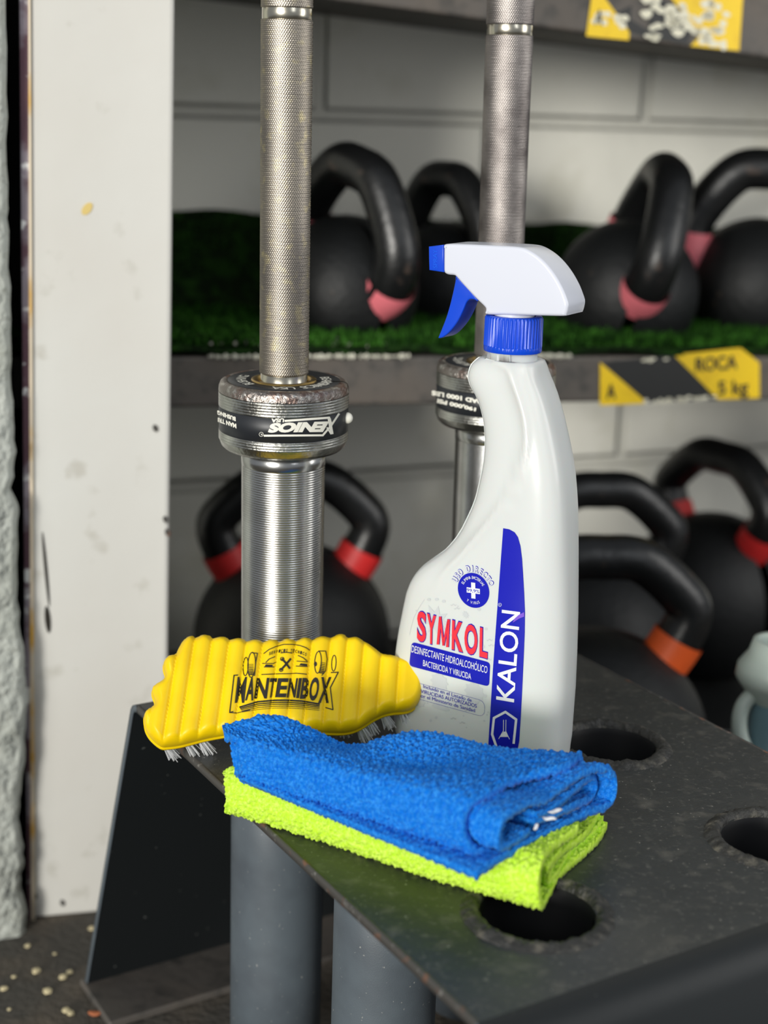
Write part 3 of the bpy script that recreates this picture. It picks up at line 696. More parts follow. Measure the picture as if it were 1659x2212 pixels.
# ------------------------------------------------------------------ spray bottle
BA = math.radians(30); BU = np.array([math.cos(BA), -math.sin(BA), 0]); BV = np.array([-math.sin(BA), -math.cos(BA), 0])
BC = np.array([.0640, .8290, 0])
XL = np.array([(1037, 769), (1025, 777), (1013.6, 790), (1008.7, 804), (1007, 816), (1010.7, 830), (1018, 846), (1026, 859), (1032.4, 876), (1038, 897), (1042, 920), (1044, 943), (1044, 966), (1041.7, 995), (1038, 1018), (1032, 1047), (1025, 1076), (1017, 1098), (1007, 1120), (996, 1143), (982, 1166), (967, 1184), (953, 1195), (930, 1211), (909, 1227), (895, 1244), (885, 1262), (877.6, 1282), (872, 1308), (867.5, 1331), (861.7, 1360), (858, 1383), (854.5, 1406), (851, 1450), (850, 1500), (852, 1560), (856, 1600), (862, 1700)], float)
XR = np.array([(1175.6, 768), (1181, 784), (1187, 807), (1196, 827), (1204.6, 850), (1213, 876), (1219, 897), (1226, 926), (1233.5, 960), (1239, 989), (1243.6, 1021), (1246.5, 1053), (1248.6, 1088), (1249.4, 1120), (1250, 1163), (1250, 1236), (1249.4, 1322), (1247, 1409), (1243.6, 1482), (1239, 1540), (1236, 1583), (1230.6, 1617), (1226, 1700)], float)
NS = 3.4
th = np.linspace(0, 2*math.pi, 96, endpoint=False)
ct, st = np.cos(th), np.sin(th)
sx = np.sign(ct)*np.abs(ct)**(2/NS); sv = np.sign(st)*np.abs(st)**(2/NS)
ztop_b = Upl(1106, 776, BC, BV)[2]
ZS = np.concatenate([[0, .0015, .004, .008], np.linspace(.013, ztop_b-.006, 74), [ztop_b-.004, ztop_b-.002, ztop_b]])
def bthick(z): return np.interp(z, [0, .10, .17, ztop_b-.01, ztop_b], [.0245, .0235, .0215, .0185, .0160])
xl, xr = -.05, .045; LV = []
for z in ZS[::-1]:
    b_ = bthick(z)
    for it in range(14):
        mid_, hf = (xl+xr)/2, (xr-xl)/2
        w = BC[None]+BU[None]*(mid_+hf*sx)[:, None]+BV[None]*(b_*sv)[:, None]+np.array([0, 0, z])
        p = proj(w); i1, i2 = p[:, 0].argmin(), p[:, 0].argmax()
        el = np.interp(p[i1, 1], XL[:, 1], XL[:, 0])-p[i1, 0]; er = np.interp(p[i2, 1], XR[:, 1], XR[:, 0])-p[i2, 0]
        xl += el/3700*1.0; xr += er/3700*1.0
    LV.append((z, xl, xr, b_))
LV = np.array(LV[::-1])
# round the foot
for k, ins in enumerate((.006, .0028, .0010, .0002)): LV[k, 1] = LV[4, 1]+ins; LV[k, 2] = LV[4, 2]-ins; LV[k, 3] = LV[4, 3]-ins
for k, ins in enumerate((.0008, .0020, .0042)): LV[-3+k, 3] -= ins*.4
def bl(z): return [np.interp(z, LV[:, 0], LV[:, i]) for i in (1, 2, 3)]
# moulded ridge across the front face, traced as (u,z)
def bottle_uz(px, py, v=.021):
    p = Upl(px, py, BC+BV*v, BV)-BC; return p@BU, p[2]
rl = catmull([bottle_uz(*q) for q in ((1060, 782), (1090, 800), (1112, 850), (1128, 900), (1134, 950), (1128, 1000), (1108, 1055), (1075, 1105), (1040, 1150), (1000, 1195), (960, 1240), (930, 1300))], 10)
r2 = catmull([bottle_uz(*q) for q in ((1118, 790), (1150, 860), (1178, 940), (1194, 1020), (1203, 1120), (1208, 1250), (1206, 1400), (1198, 1560))], 10)
def ridge(u, z):
    u, z = np.atleast_1d(u), np.atleast_1d(z)
    d = np.min(np.hypot(u[:, None]-rl[None, :, 0], z[:, None]-rl[None, :, 1]), 1); d2 = np.min(np.hypot(u[:, None]-r2[None, :, 0], z[:, None]-r2[None, :, 1]), 1)
    # which side of the grip line
    k = np.argmin(np.hypot(u[:, None]-rl[None, :, 0], z[:, None]-rl[None, :, 1]), 1)
    side = np.interp(z, rl[::-1, 1], rl[::-1, 0])
    inset = np.where(u < side, 1., 0.)*np.clip(d/.006, 0, 1)*.0022*np.clip((z-.105)/.03, 0, 1)
    return .0015*np.exp(-(d/.0019)**2)*np.clip((z-.09)/.03, 0, 1)+.0008*np.exp(-(d2/.0015)**2)-inset
def bottle_surf(u, z):
    xl_, xr_, b_ = bl(z); m_, h_ = (xl_+xr_)/2, (xr_-xl_)/2; s_ = np.clip(np.abs((u-m_)/h_), 0, .9999)
    return b_*(1-s_**NS)**(1/NS)+ridge(u, z)
P = np.zeros((len(LV), 96, 3))
for i, (z, a, b, t_) in enumerate(LV):
    u = (a+b)/2+(b-a)/2*sx; v = t_*sv
    rg = ridge(u, np.full(96, z)); v = v+np.where(sv > .5, rg, np.where(sv < -.5, -rg, 0))
    P[i] = BC+BU*u[:, None]+BV*v[:, None]+np.array([0, 0, z])
# close foot and top
cb = P[:1].mean(1, keepdims=True); top = P[-1:].copy()
ax_ = (bottle_uz(1108, 740, 0)[0]); NC = BC+BU*ax_
def ringn(r, z): return np.array([[NC[0]+r*math.cos(-t_-BA), NC[1]+r*math.sin(-t_-BA), z] for t_ in th])[None]
top_c = P[-1].mean(0)
lip = (P[-1:]-top_c)*.90+top_c+np.array([0, 0, .0008])
def ring_like(r, z):
    # ring in same angular order as section
    return (NC[None]+r*(ct[:, None]*BU+st[:, None]*BV)+np.array([0, 0, z]))[None]
inner0 = P[:1]*0+P[:1].mean(1, keepdims=True)+(P[:1]-P[:1].mean(1, keepdims=True))*.6+np.array([0, 0, .002]); inner1 = P[:1]*0+P[:1].mean(1, keepdims=True)+np.array([0, 0, .002])
P = np.concatenate([inner1, inner0, P, lip, ring_like(.0142, ztop_b+.0006), ring_like(.0138, ztop_b+.010), ring_like(.012, ztop_b+.011)], 0)
bot = empty('spray_bottle', tuple(BC)); tag(bot, 'white trigger spray bottle of disinfectant with blue nozzle standing on the black rack', 'spray bottle')
grid_mesh('bottle_body', P, M['bottle'], bot, closev=True)
# ribbed blue cap
zc0 = Upl(1106, 768, NC-BV*-.016, BV)[2]; zc1 = Upl(1106, 689, NC+BV*.016, BV)[2]
nr = 46; seg = nr*6; th2 = np.linspace(0, 2*math.pi, seg, endpoint=False)
rib = .0004*np.sign(np.sin(nr*th2))*np.abs(np.sin(nr*th2))**.4
rows_ = [(.0135, zc0+.001, 0), (.0158, zc0, 0), (.0162, zc0+.0008, 0), (.0162, zc0+.0030, 0), (.0159, zc0+.0034, 1), (.0158, zc1-.0016, 1), (.0155, zc1-.0004, 0), (.0148, zc1, 0), (.012, zc1, 0)]
P = np.array([[NC+np.array([(r+rib[k]*w)*math.cos(th2[k]), (r+rib[k]*w)*math.sin(th2[k]), z]) for k in range(seg)] for r, z, w in rows_])
cap = grid_mesh('ribbed_cap', P, M['blue_plastic'], bot, closev=True); autosmooth(cap, 35)
grid_mesh('cap_neck', at(lathe_pts([(.0112, zc1-.002), (.0112, zc1+.005)], 48), NC[0], NC[1]), M['head_white'], bot)
# trigger head: side profile as outline, extruded with rounded edges
def plate_from_outline(name, px_pts, vc, half, m, parent, rad=.002, n=6, taper=None, step=None, smoothn=4, v_front=None):
    vf = vc+half
    pl = np.array([((Upl(x, y, NC+BV*vf, BV)-NC)@BU, Upl(x, y, NC+BV*vf, BV)[2]) for x, y in px_pts])
    if smoothn: pl = catmull(list(pl), smoothn, True)
    nn = len(pl); area_ = .5*np.sum(pl[:, 0]*np.roll(pl[:, 1], -1)-np.roll(pl[:, 0], -1)*pl[:, 1]); sg = 1 if area_ > 0 else -1
    nx = np.roll(pl, -1, 0)-np.roll(pl, 1, 0); nx = np.stack([nx[:, 1], -nx[:, 0]], -1)*sg; nx /= np.linalg.norm(nx, axis=1)[:, None]+1e-12
    rings = []
    for s_ in (1, -1):
        rr = []
        for k in range(n+1):
            a = math.pi/2*k/n; rr.append((rad*(1-math.sin(a)) if s_ == 1 else rad*(1-math.cos(a)), s_*(half-rad+rad*math.cos(a) if s_ == 1 else 0)))
        if s_ == 1: prof = [(rad*(1-math.sin(math.pi/2*k/n)), half-rad+rad*math.cos(math.pi/2*k/n)) for k in range(n+1)]
        else: prof = [(rad*(1-math.cos(math.pi/2*k/n)), -(half-rad+rad*math.sin(math.pi/2*k/n))) for k in range(n+1)]
        rings += prof
    Vs = []
    for ins, vv_ in rings:
        q = pl-nx*ins
        for (u, z) in q:
            tv = taper(u, z) if taper else 1.
            Vs.append(NC*[1, 1, 0]+BU*u+BV*(vc+vv_*tv)+np.array([0, 0, z]))
    R_ = len(rings); F = []
    for i in range(R_-1):
        for k in range(nn): F.append([i*nn+k, i*nn+(k+1) % nn, (i+1)*nn+(k+1) % nn, (i+1)*nn+k])
    for idx, base in ((0, 0), (R_-1, (R_-1)*nn)):
        ins = rings[idx][0]; q = pl-nx*ins
        r_ = delaunay_2d_cdt([Vector(p) for p in q], [(i, (i+1) % nn) for i in range(nn)], [list(range(nn))], 1, 1e-9)
        for f in r_[2]:
            if max(f) < nn: F.append([base+i for i in f])
    o = MO(name, Vs, F, m, parent)
    bm = bmesh.new(); bm.from_mesh(o.data); bmesh.ops.recalc_face_normals(bm, faces=bm.faces); bm.to_mesh(o.data); bm.free()
    return autosmooth(o, 50)
def c3l(L): return [c3(x, y) for x, y in L]
head = c3l([(407, 178), (412, 167), (430, 163), (480, 162), (600, 166), (700, 171), (820, 176), (950, 184), (1010, 196), (1070, 226), (1130, 270), (1190, 332), (1245, 408), (1290, 490), (1318, 560), (1333, 610), (1330, 650), (1318, 690), (1300, 701), (1180, 700), (1000, 697), (850, 694), (722, 689), (717, 660), (712, 636), (650, 575), (580, 500), (530, 445), (498, 408), (480, 397), (440, 393), (416, 382), (408, 368), (406, 340), (406, 260)])
HT = .0126
def htap(u, z): return np.interp(z, [zc1, zc1+.02, zc1+.045], [1.0, 1.0, .86])
plate_from_outline('trigger_head', head, 0, HT, M['head_white'], bot, rad=.0018, taper=None)
noz = c3l([(296, 182), (350, 175), (407, 168), (408, 270), (410, 374), (355, 367), (300, 358), (297, 270)])
plate_from_outline('nozzle', noz, 0, HT*.98, M['blue_plastic'], bot, rad=.0007, smoothn=0)
trg = c3l([(500, 400), (494, 440), (482, 500), (466, 570), (448, 640), (425, 715), (398, 785), (372, 850), (368, 862), (385, 866), (420, 848), (460, 810), (500, 760), (535, 700), (560, 645), (578, 602), (600, 578), (630, 577), (665, 590), (650, 560), (590, 490), (540, 440)])
plate_from_outline('trigger', trg, .000, .0078, M['blue_plastic'], bot, rad=.0008)
# SPRAY wording raised on the nozzle
def head_map(V):
    return np.array([Upl(x, y, NC+BV*(HT*.98+.00025), BV) for x, y in V])
s = Shapes(); s.quadtext('SPRAY', c3(362, 345), c3(362, 205), c3(330, 342), c3(330, 202), .0)
s.build('raised_spray_word', mat('blue_plastic_raised', (14, 92, 224), .3), bot, head_map, 4)
# label printing on the body
def bmap(lift):
    def f(V):
        out = []
        for x, y in V:
            v = .022
            for _ in range(5):
                u, z = bottle_uz(x, y, v); v = float(bottle_surf(u, z)[0])*.7+v*.3
            out.append(BC+BU*u+BV*(float(bottle_surf(u, z)[0])+lift)+np.array([0, 0, z]))
        return np.array(out)
    return f
def k4(x, y): return (860+x/5.267, 1200+y/5.267)
def k4l(L): return [k4(*p) for p in L]
def c4(x, y): return (840+x/3.456, 1120+y/3.456)
lab = tag(Shapes().poly([c4(*p) for p in [(855, 72), (900, 80), (940, 102), (965, 138), (984, 205), (996, 300), (1004, 420), (1012, 560), (1018, 700), (1016, 850), (1010, 1000), (1003, 1150), (996, 1300), (988, 1450), (975, 1660), (955, 1760), (740, 1760), (750, 1590), (757, 1480), (766, 1330), (778, 1130), (792, 930), (806, 740), (820, 550), (838, 300)]]).build('blue_label_stripe', M['label_blue'], bot, bmap(.0003), 7))
s = Shapes(); s.quadtext('KALON', k4(1320, 1668), k4(1390, 640), k4(1110, 1632), k4(1176, 612), .012)
s.line([k4(1120, 2160), k4(1075, 2030), k4(1095, 1845), k4(1226, 1776), k4(1348, 1862), k4(1320, 2130)], 5.2)
s.line(k4l([(1205, 1868), (1203, 1990), (1150, 2080)]), 1.3); s.line(k4l([(1232, 1868), (1230, 1995), (1272, 2085)]), 1.3); s.poly(k4l([(1205, 2000), (1228, 2000), (1262, 2060), (1160, 2060)]))
s.line([(k4(1163, 558)[0]+3.4*math.cos(k), k4(1163, 558)[1]+3.6*math.sin(k)) for k in np.linspace(0, 6.283, 15)], .7); s.quadtext('R', k4(1158, 566), k4(1170, 569), k4(1158, 549), k4(1170, 552))
s.build('stripe_lettering', M['label_white'], bot, bmap(.0006), 6)
Shapes().poly(k4l([(1310, 760), (1330, 715), (1380, 670), (1440, 640), (1442, 690), (1385, 712)])).build('purple_scuff', M['label_purple'], bot, bmap(.0008), 6)
# round emblem
cc = (1023.4, 1275.0); ex = (34.0, 4.6); ey = (-.6, -37.6)
def aff(x, y): return (cc[0]+ex[0]*x+ey[0]*y, cc[1]+ex[1]*x+ey[1]*y)
s = Shapes(); s.poly([aff(math.cos(a), math.sin(a)) for a in np.linspace(0, 6.2832, 49)[:-1]]); s.build('round_emblem', M['label_blue'], bot, bmap(.0003), 6)
s = Shapes(); s.arctext('ELIMINA BACTERIAS', cc, ex, ey, .66, .18, -66, 62, .0, k=.85); s.arctext('Y VIRUS', cc, ex, ey, .62, .17, 216, 146, .0, flip=True, k=.8)
s.poly([aff(*p) for p in ((-.13, .45), (.13, .45), (.13, .14), (.42, .14), (.42, -.16), (.13, -.16), (.13, -.46), (-.13, -.46), (-.13, -.16), (-.42, -.16), (-.42, .14), (-.13, .14))])
s.build('emblem_lettering', M['label_white'], bot, bmap(.0006), 4)
s = Shapes(); s.quadtext('99,9%', aff(-.40, -.10), aff(.40, -.10), aff(-.40, .09), aff(.40, .09), .0)
s.build('percent_figure', M['label_blue'], bot, bmap(.0008), 4)
s = Shapes(); s.arctext('USO DIRECTO', cc, ex, ey, 1.08, .36, -73, 70, .045, k=.72); s.build('arched_outline_lettering', M['label_blue'], bot, bmap(.00035), 4)
s = Shapes(); s.arctext('USO DIRECTO', cc, ex, ey, 1.085, .345, -73, 70, .004, k=.70); s.build('arched_lettering', M['label_white'], bot, bmap(.00065), 4)
# product name
for nm, bo_, mm, lf in (('product_name_outline', .085, 'label_blue', .0004), ('product_name', .060, 'label_red', .0007)):
    s = Shapes(); xs = [(218, 328), (328, 440), (440, 600), (615, 750), (757, 912), (930, 1030)]
    for ch, (x0, x1) in zip('SYMKOL', xs):
        yb = lambda x: 905+ .262*(x-130)+16; yt = lambda x: 600+.262*(x-130)-5
        e = 2 if bo_ > .07 else 0
        if ch == 'M':
            g = 1.3 if e else 0
            s.line(k4l([(459, 1000), (484, 702)]), 5.4+g); s.line(k4l([(486, 700), (521, 1014)]), 4.2+g); s.line(k4l([(521, 1014), (576, 732)]), 4.2+g); s.line(k4l([(580, 732), (566, 1030)]), 5.4+g)
            continue
        s.quadtext(ch, k4(x0-e, yb(x0)+e), k4(x1-8+e, yb(x1)+e), k4(x0+6-e, yt(x0)+e*0), k4(x1-2+e, yt(x1)), (.052 if bo_ > .07 else .030))
    s.build(nm, M[mm], bot, bmap(lf), 5)
# banner
def rr(q, r, n=5):
    q = [np.array(p, float) for p in q]; out = []
    for i in range(4):
        p, a, b = q[i], q[i-1], q[(i+1) % 4]; da = (a-p)/np.linalg.norm(a-p)*r; db = (b-p)/np.linalg.norm(b-p)*r
        for k in range(n+1):
            t_ = k/n; out.append((p+da)*(1-t_)**2+2*p*t_*(1-t_)+(p+db)*t_**2)
    return out
s = Shapes(); s.poly(rr([(890, 1386), (1059.5, 1431), (1057, 1483), (884, 1438)], 9)); s.build('blue_banner', M['label_blue'], bot, bmap(.0003), 5)
s = Shapes(); s.quadtext('DESINFECTANTE HIDROALCOHÓLICO', k4(155, 1095), k4(1018, 1338), k4(163, 1012), k4(1024, 1254), .0)
s.quadtext('BACTERICIDA Y VIRUCIDA', k4(288, 1252), k4(836, 1408), k4(292, 1180), k4(836, 1336), .0); s.build('banner_lettering', M['label_white'], bot, bmap(.0006), 4)
s = Shapes(); s.quadtext('Incluido en el Listado de', k4(290, 1503), k4(840, 1665), k4(290, 1461), k4(840, 1623), .0)
s.quadtext('VIRUCIDAS AUTORIZADOS', k4(262, 1560), k4(898, 1730), k4(262, 1516), k4(898, 1686), .0); s.quadtext('por el Ministerio de Sanidad', k4(235, 1602), k4(878, 1780), k4(235, 1560), k4(878, 1738), .0)
s.line(rr([k4(150, 1425), k4(990, 1655), k4(985, 1835), k4(150, 1605)], 15, 6), .5, True)
s.build('small_print', M['label_blue'], bot, bmap(.0005), 4)
# pale germ pattern
s = Shapes(); rs = random.Random(5)
def germ(cx, cy, r, n, spike):
    pl = []
    for k in range(n*2):
        a = math.pi*k/n; q = r if k % 2 else r*spike; c_ = k4(cx+q*math.cos(a)*.95, cy+q*math.sin(a)+.25*q*math.cos(a)); pl.append(c_)
    s.poly(pl)
germ(430, 740, 95, 9, 1.9); germ(768, 672, 26, 9, 1.7); germ(870, 1560, 100, 10, 1.25); germ(470, 1440, 85, 10, 1.3); germ(250, 1660, 50, 8, 1.4)
for (x, y) in ((350, 500), (440, 498), (520, 520)): s.poly([k4(x+22*math.cos(a), y+17*math.sin(a)) for a in np.linspace(0, 6.28, 12)[:-1]])
for k in range(34):
    x, y = rs.uniform(200, 1040), rs.uniform(560, 1960); r = rs.uniform(7, 20)
    if x < 330 and y > 1300: continue
    s.poly([k4(x+r*math.cos(a), y+r*math.sin(a)) for a in np.linspace(0, 6.28, 11)[:-1]])
for (x, y) in ((600, 560), (640, 600), (1010, 960), (1030, 1020), (700, 1900), (600, 1850), (1000, 1180), (760, 1760)):
    s.line([k4(x+q*9, y+10*math.sin(q*1.4)) for q in range(8)], 1.3)
s.poly(k4l([(400, 1680), (450, 1670), (560, 1720), (590, 1760), (540, 1770), (430, 1735), (385, 1710)]))
s.line(k4l([(300, 500), (240, 590), (180, 700), (145, 830), (130, 900)]), 1.0)
s.build('germ_pattern', M['label_grey'], bot, bmap(.0002), 6)
# clear film edge glints on the shoulder and foot
# ------------------------------------------------------------------ yellow brush
A0 = Uz(345, 1603, .018); B0 = Uz(905, 1515, .035); QU = (B0-A0)/np.linalg.norm(B0-A0)
wv = np.array([0, math.sin(math.radians(40)), math.cos(math.radians(40))]); QW = wv-QU*np.dot(wv, QU); QW /= np.linalg.norm(QW); QN = np.cross(QU, QW)
if QN[1] > 0: QN = -QN
def br_uw(px, py): p = Upl(px, py, A0, QN)-A0; return np.array([p@QU, p@QW])
def b5(x, y): return (280+x/2.44, 1320+y/2.44)
outl = [(75, 570), (73, 530), (88, 502), (122, 478), (130, 450), (116, 410), (120, 378), (145, 358), (172, 343), (186, 312), (176, 272), (180, 240), (205, 216), (240, 205), (254, 178), (275, 142), (305, 117), (335, 110), (348, 119), (385, 106), (425, 110), (440, 122), (478, 116), (515, 120), (530, 130), (568, 124), (603, 128), (620, 139), (655, 131), (690, 134), (706, 142), (740, 130), (778, 133), (792, 140), (828, 126), (862, 130), (880, 135), (920, 121), (952, 124), (966, 130), (1008, 114), (1048, 117), (1065, 119), (1105, 103), (1138, 105), (1155, 119), (1200, 118), (1240, 138), (1285, 168), (1312, 188), (1345, 207), (1400, 216), (1450, 230), (1500, 250), (1533, 290), (1553, 340), (1556, 390), (1540, 445), (1505, 485), (1460, 500), (1400, 505), (1345, 518), (1290, 545), (1240, 578), (1195, 600), (1140, 612), (1060, 612), (960, 606), (860, 602), (760, 600), (660, 606), (560, 618), (480, 630), (400, 645), (330, 663), (260, 680), (200, 688), (160, 686), (110, 645), (84, 605)]
OL = catmull([br_uw(*b5(x, y)) for x, y in outl], 3, True)
# groove direction in brush plane and ridge spacing
gA, gB = br_uw(*b5(340, 125)), br_uw(*b5(262, 640)); sh1 = (gA[0]-gB[0])/(gA[1]-gB[1])
gC, gD = br_uw(*b5(1065, 125)), br_uw(*b5(1020, 600)); sh2 = (gC[0]-gD[0])/(gC[1]-gD[1])
wm = .5*(gA[1]+gB[1])
def ucoord(u, w):      # u measured along the brush at mid width, following the groove slant
    s_ = sh1+(sh2-sh1)*np.clip((u-gA[0])/(gC[0]-gA[0]), -.3, 1.5); return u-s_*(w-gA[1])
grooves_x = [(b5(x, y)) for x, y in ((250, 210), (345, 120), (437, 121), (528, 130), (617, 139), (705, 141), (790, 139), (880, 134), (965, 130), (1064, 119), (1152, 118), (1240, 138), (1330, 200), (1425, 225))]
GU = []
for g in grooves_x: u, w = br_uw(*g); GU.append(float(ucoord(u, w)))
GU = [GU[0]-.0100*2, GU[0]-.0100]+GU
GU = np.array(GU)
RH = .0034
def ridgeh(u, w):
    t_ = ucoord(u, w); k = np.clip(np.searchsorted(GU, t_)-1, 0, len(GU)-2); f = (t_-GU[k])/(GU[k+1]-GU[k]); f = np.clip(f, 0, 1)
    return RH*np.sin(np.pi*f)**.55*np.where((t_ < GU[0]) | (t_ > GU[-1]), .0, 1.)+np.where(t_ > GU[-1], RH*np.clip((t_-GU[-1])/.004, 0, 1)**.5, 0)+np.where(t_ < GU[0], RH*np.clip((GU[0]-t_)/.003, 0, 1)**.5, 0)
def seg_dist(P_, poly):
    A = poly; B = np.roll(poly, -1, 0); d = np.full(len(P_), 1e9)
    for a, b in zip(A, B):
        ab = b-a; t_ = np.clip(((P_-a)@ab)/(ab@ab+1e-18), 0, 1); d = np.minimum(d, np.linalg.norm(P_-(a+t_[:, None]*ab), axis=1))
    return d
def brush_h(uw):
    uw = np.atleast_2d(uw); d = seg_dist(uw, OL); R_ = .0048; e = np.clip(d, 0, R_); rnd = np.sqrt(np.maximum(R_*R_-(R_-e)**2, 0))-R_
    return ridgeh(uw[:, 0], uw[:, 1])*np.clip(d/.004, 0, 1)**.6+rnd-.003
ug = np.arange(OL[:, 0].min(), OL[:, 0].max(), .00062); wg_ = np.arange(OL[:, 1].min(), OL[:, 1].max(), .0011)
gx, gy = np.meshgrid(ug, wg_); gp = np.stack([gx.ravel(), gy.ravel()], -1)
def inside(P_, poly):
    A = poly; B = np.roll(poly, -1, 0); c = np.zeros(len(P_), bool)
    for a, b in zip(A, B):
        cond = (a[1] > P_[:, 1]) != (b[1] > P_[:, 1]); xs_ = a[0]+(P_[:, 1]-a[1])/(b[1]-a[1]+1e-15)*(b[0]-a[0]); c ^= cond & (P_[:, 0] < xs_)
    return c
gp = gp[inside(gp, OL)]; gp = gp[seg_dist(gp, OL) > .00035]
no = len(OL)
res = delaunay_2d_cdt([Vector(p) for p in OL]+[Vector(p) for p in gp], [(i, (i+1) % no) for i in range(no)], [list(range(no))], 1, 1e-9)
bv2 = np.array([tuple(v) for v in res[0]]); hh = brush_h(bv2)
def bworld(uw, h): uw = np.atleast_2d(uw); return A0+uw[:, :1]*QU+uw[:, 1:2]*QW+np.atleast_1d(h)[:, None]*QN
Vb = list(bworld(bv2, hh)); Fb = [list(f) for f in res[2]]
# side wall and underside
prev = list(range(no)); dep_prof = [(0., -.0110), (.0002, -.0125), (-.0006, -.0128), (-.0006, -.0150), (.0010, -.0162), (.004, -.0165)]
cen = OL.mean(0)
nx = np.roll(OL, -1, 0)-np.roll(OL, 1, 0); nx = np.stack([nx[:, 1], -nx[:, 0]], -1); nx /= np.linalg.norm(nx, axis=1)[:, None]
ar = .5*np.sum(OL[:, 0]*np.roll(OL[:, 1], -1)-np.roll(OL[:, 0], -1)*OL[:, 1]); nx *= (1 if ar > 0 else -1)
for ins, h in dep_prof:
    base = len(Vb); Vb += list(bworld(OL-nx*ins, np.full(no, h)))
    for k in range(no): Fb.append([prev[k], prev[(k+1) % no], base+(k+1) % no, base+k])
    prev = list(range(base, base+no))
Fb.append(prev[::-1])
bm = bmesh.new(); bb = [bm.verts.new(Vector(v)) for v in Vb]
for f in Fb:
    try: bm.faces.new([bb[i] for i in f])
    except ValueError: pass
bmesh.ops.recalc_face_normals(bm, faces=bm.faces)
brush = empty('scrubbing_brush', tuple(A0)); tag(brush, 'yellow ribbed scrubbing brush with black printed logo leaning against the left bar', 'brush')
BM('brush_body', bm, M['yellow'], brush)
# bristle tufts
def tuft_mesh(seed):
    rs = random.Random(seed); V, F = [], []
    for k in range(26):
        a = rs.uniform(0, 6.28); r = .0022*math.sqrt(rs.random()); x, y = r*math.cos(a), r*math.sin(a); L = rs.uniform(.013, .0165); sp = 1.0+rs.uniform(.5, 1.1); w = .00028
        tx, ty = x*sp+rs.uniform(-.0008, .0008), y*sp+rs.uniform(-.0008, .0008); i = len(V)
        for q in range(4): V.append((x+w*math.cos(q*1.571), y+w*math.sin(q*1.571), 0))
        for q in range(4): V.append((tx+w*.8*math.cos(q*1.571), ty+w*.8*math.sin(q*1.571), L))
        for q in range(4): F.append((i+q, i+(q+1) % 4, i+4+(q+1) % 4, i+4+q))
        F.append((i+4, i+5, i+6, i+7))
    me = bpy.data.meshes.new('bristle_tuft'); me.from_pydata(V, [], F); me.update(); me.materials.append(M['bristle']); return me
tm = [tuft_mesh(k) for k in range(4)]
tp = []
for i in range(15):
    for j in range(6):
        u = OL[:, 0].min()+.012+i*.0102; w = OL[:, 1].min()+.006+j*.0122+(.004 if i % 2 else 0); tp.append((u, w))
# a closer row along the lower rim, where the photograph shows them
for x, y in ((185, 668), (300, 652), (375, 638), (1270, 540), (1350, 505), (1450, 488), (1225, 570)):
    q = br_uw(*b5(x, y)); tp.append((q[0], q[1]+.001))
tp = np.array(tp); okm = inside(tp, OL) & (seg_dist(tp, OL) > .0008)
low = np.array([np.linalg.norm(p-q) for p in tp[-1:] for q in tp]).reshape(-1)
Rm = Matrix(((QU[0], QW[0], -QN[0]), (QU[1], QW[1], -QN[1]), (QU[2], QW[2], -QN[2]))).to_4x4()
kept = 0
for k, (p, ok) in enumerate(zip(tp, okm)):
    if not ok or kept >= 96: continue
    if seg_dist(np.array([p]), OL)[0] < .003 and k < len(tp)-7: continue
    o = bpy.data.objects.new('bristle_tuft', tm[k % 4]); COL.objects.link(o); c = bworld(p, -.0150)[0]
    tilt = Matrix.Rotation(random.uniform(-.15, .15), 4, 'X') @ Matrix.Rotation(random.uniform(.0, .30), 4, 'Y')
    if k >= len(tp)-7: tilt = Matrix.Rotation(.35, 4, 'X') @ Matrix.Rotation(.30, 4, 'Y')
    o.matrix_world = Matrix.Translation(Vector(c)) @ Rm @ tilt
    o.parent = brush; o.matrix_parent_inverse = Matrix.Translation(-Vector(A0)); kept += 1
# printed logo on the ribs
def lg(x, y): return (480+x/5.53, 1330+y/5.53)
def lgl(L): return [lg(*p) for p in L]
def lmap(V):
    uw = np.array([br_uw(x, y) for x, y in V])
    for _ in range(2):
        h = brush_h(uw); uw = np.array([(lambda p: np.array([p@QU, p@QW]))(Upl(x, y, A0+QN*hh_, QN)-A0) for (x, y), hh_ in zip(V, h)])
    return bworld(uw, brush_h(uw)+.00045)
s = Shapes()
chars = 'MANTENIBOX'; xb = [175, 300, 390, 560, 640, 800, 855, 930, 1020, 1130, 1290]
xb = [170, 290, 400, 560, 650, 790, 900, 945, 1045, 1165, 1300]
for i, ch in enumerate(chars):
    x0, x1 = xb[i], xb[i+1]-10; mx_ = (x0+x1)/2; k = abs(mx_-740)/570
    top = 745-22*k**2; bot_ = 968+80*k**2.2+ (0 if mx_ < 740 else 10*k)
    s.quadtext(ch, lg(x0-18, bot_), lg(x1-18, bot_), lg(x0+16, top), lg(x1+16, top), .03)
s.line(lgl([(185, 712), (140, 715), (88, 1160), (128, 1148)]), 2.2); s.line(lgl([(1300, 682), (1385, 678), (1290, 862), (1322, 1125), (1235, 1100)]), 2.2)
s.line(lgl([(88, 1160), (175, 1165), (330, 1128)]), 1.6)
for y_, w_ in ((1020, 4.5), (1046, 3.0), (1068, 2.2), (1090, 1.6), (1112, 1.1)):
    s.line(lgl([(210+(y_-1020)*.3, y_+75-(y_-1020)*.35), (420, y_+12), (620, y_-6), (760, y_-8), (950, y_+2), (1160, y_+38-(y_-1020)*.2)]), w_*.8)
s.line(lgl([(495, 455), (560, 405), (640, 372), (735, 345), (840, 345), (930, 360), (1000, 385), (1045, 415)]), 1.8)
s.line(lgl([(520, 560), (560, 520), (630, 492)]), 1.8); s.line(lgl([(700, 448), (770, 440), (835, 450)]), 1.8); s.line(lgl([(905, 478), (965, 505), (1015, 545)]), 1.8)
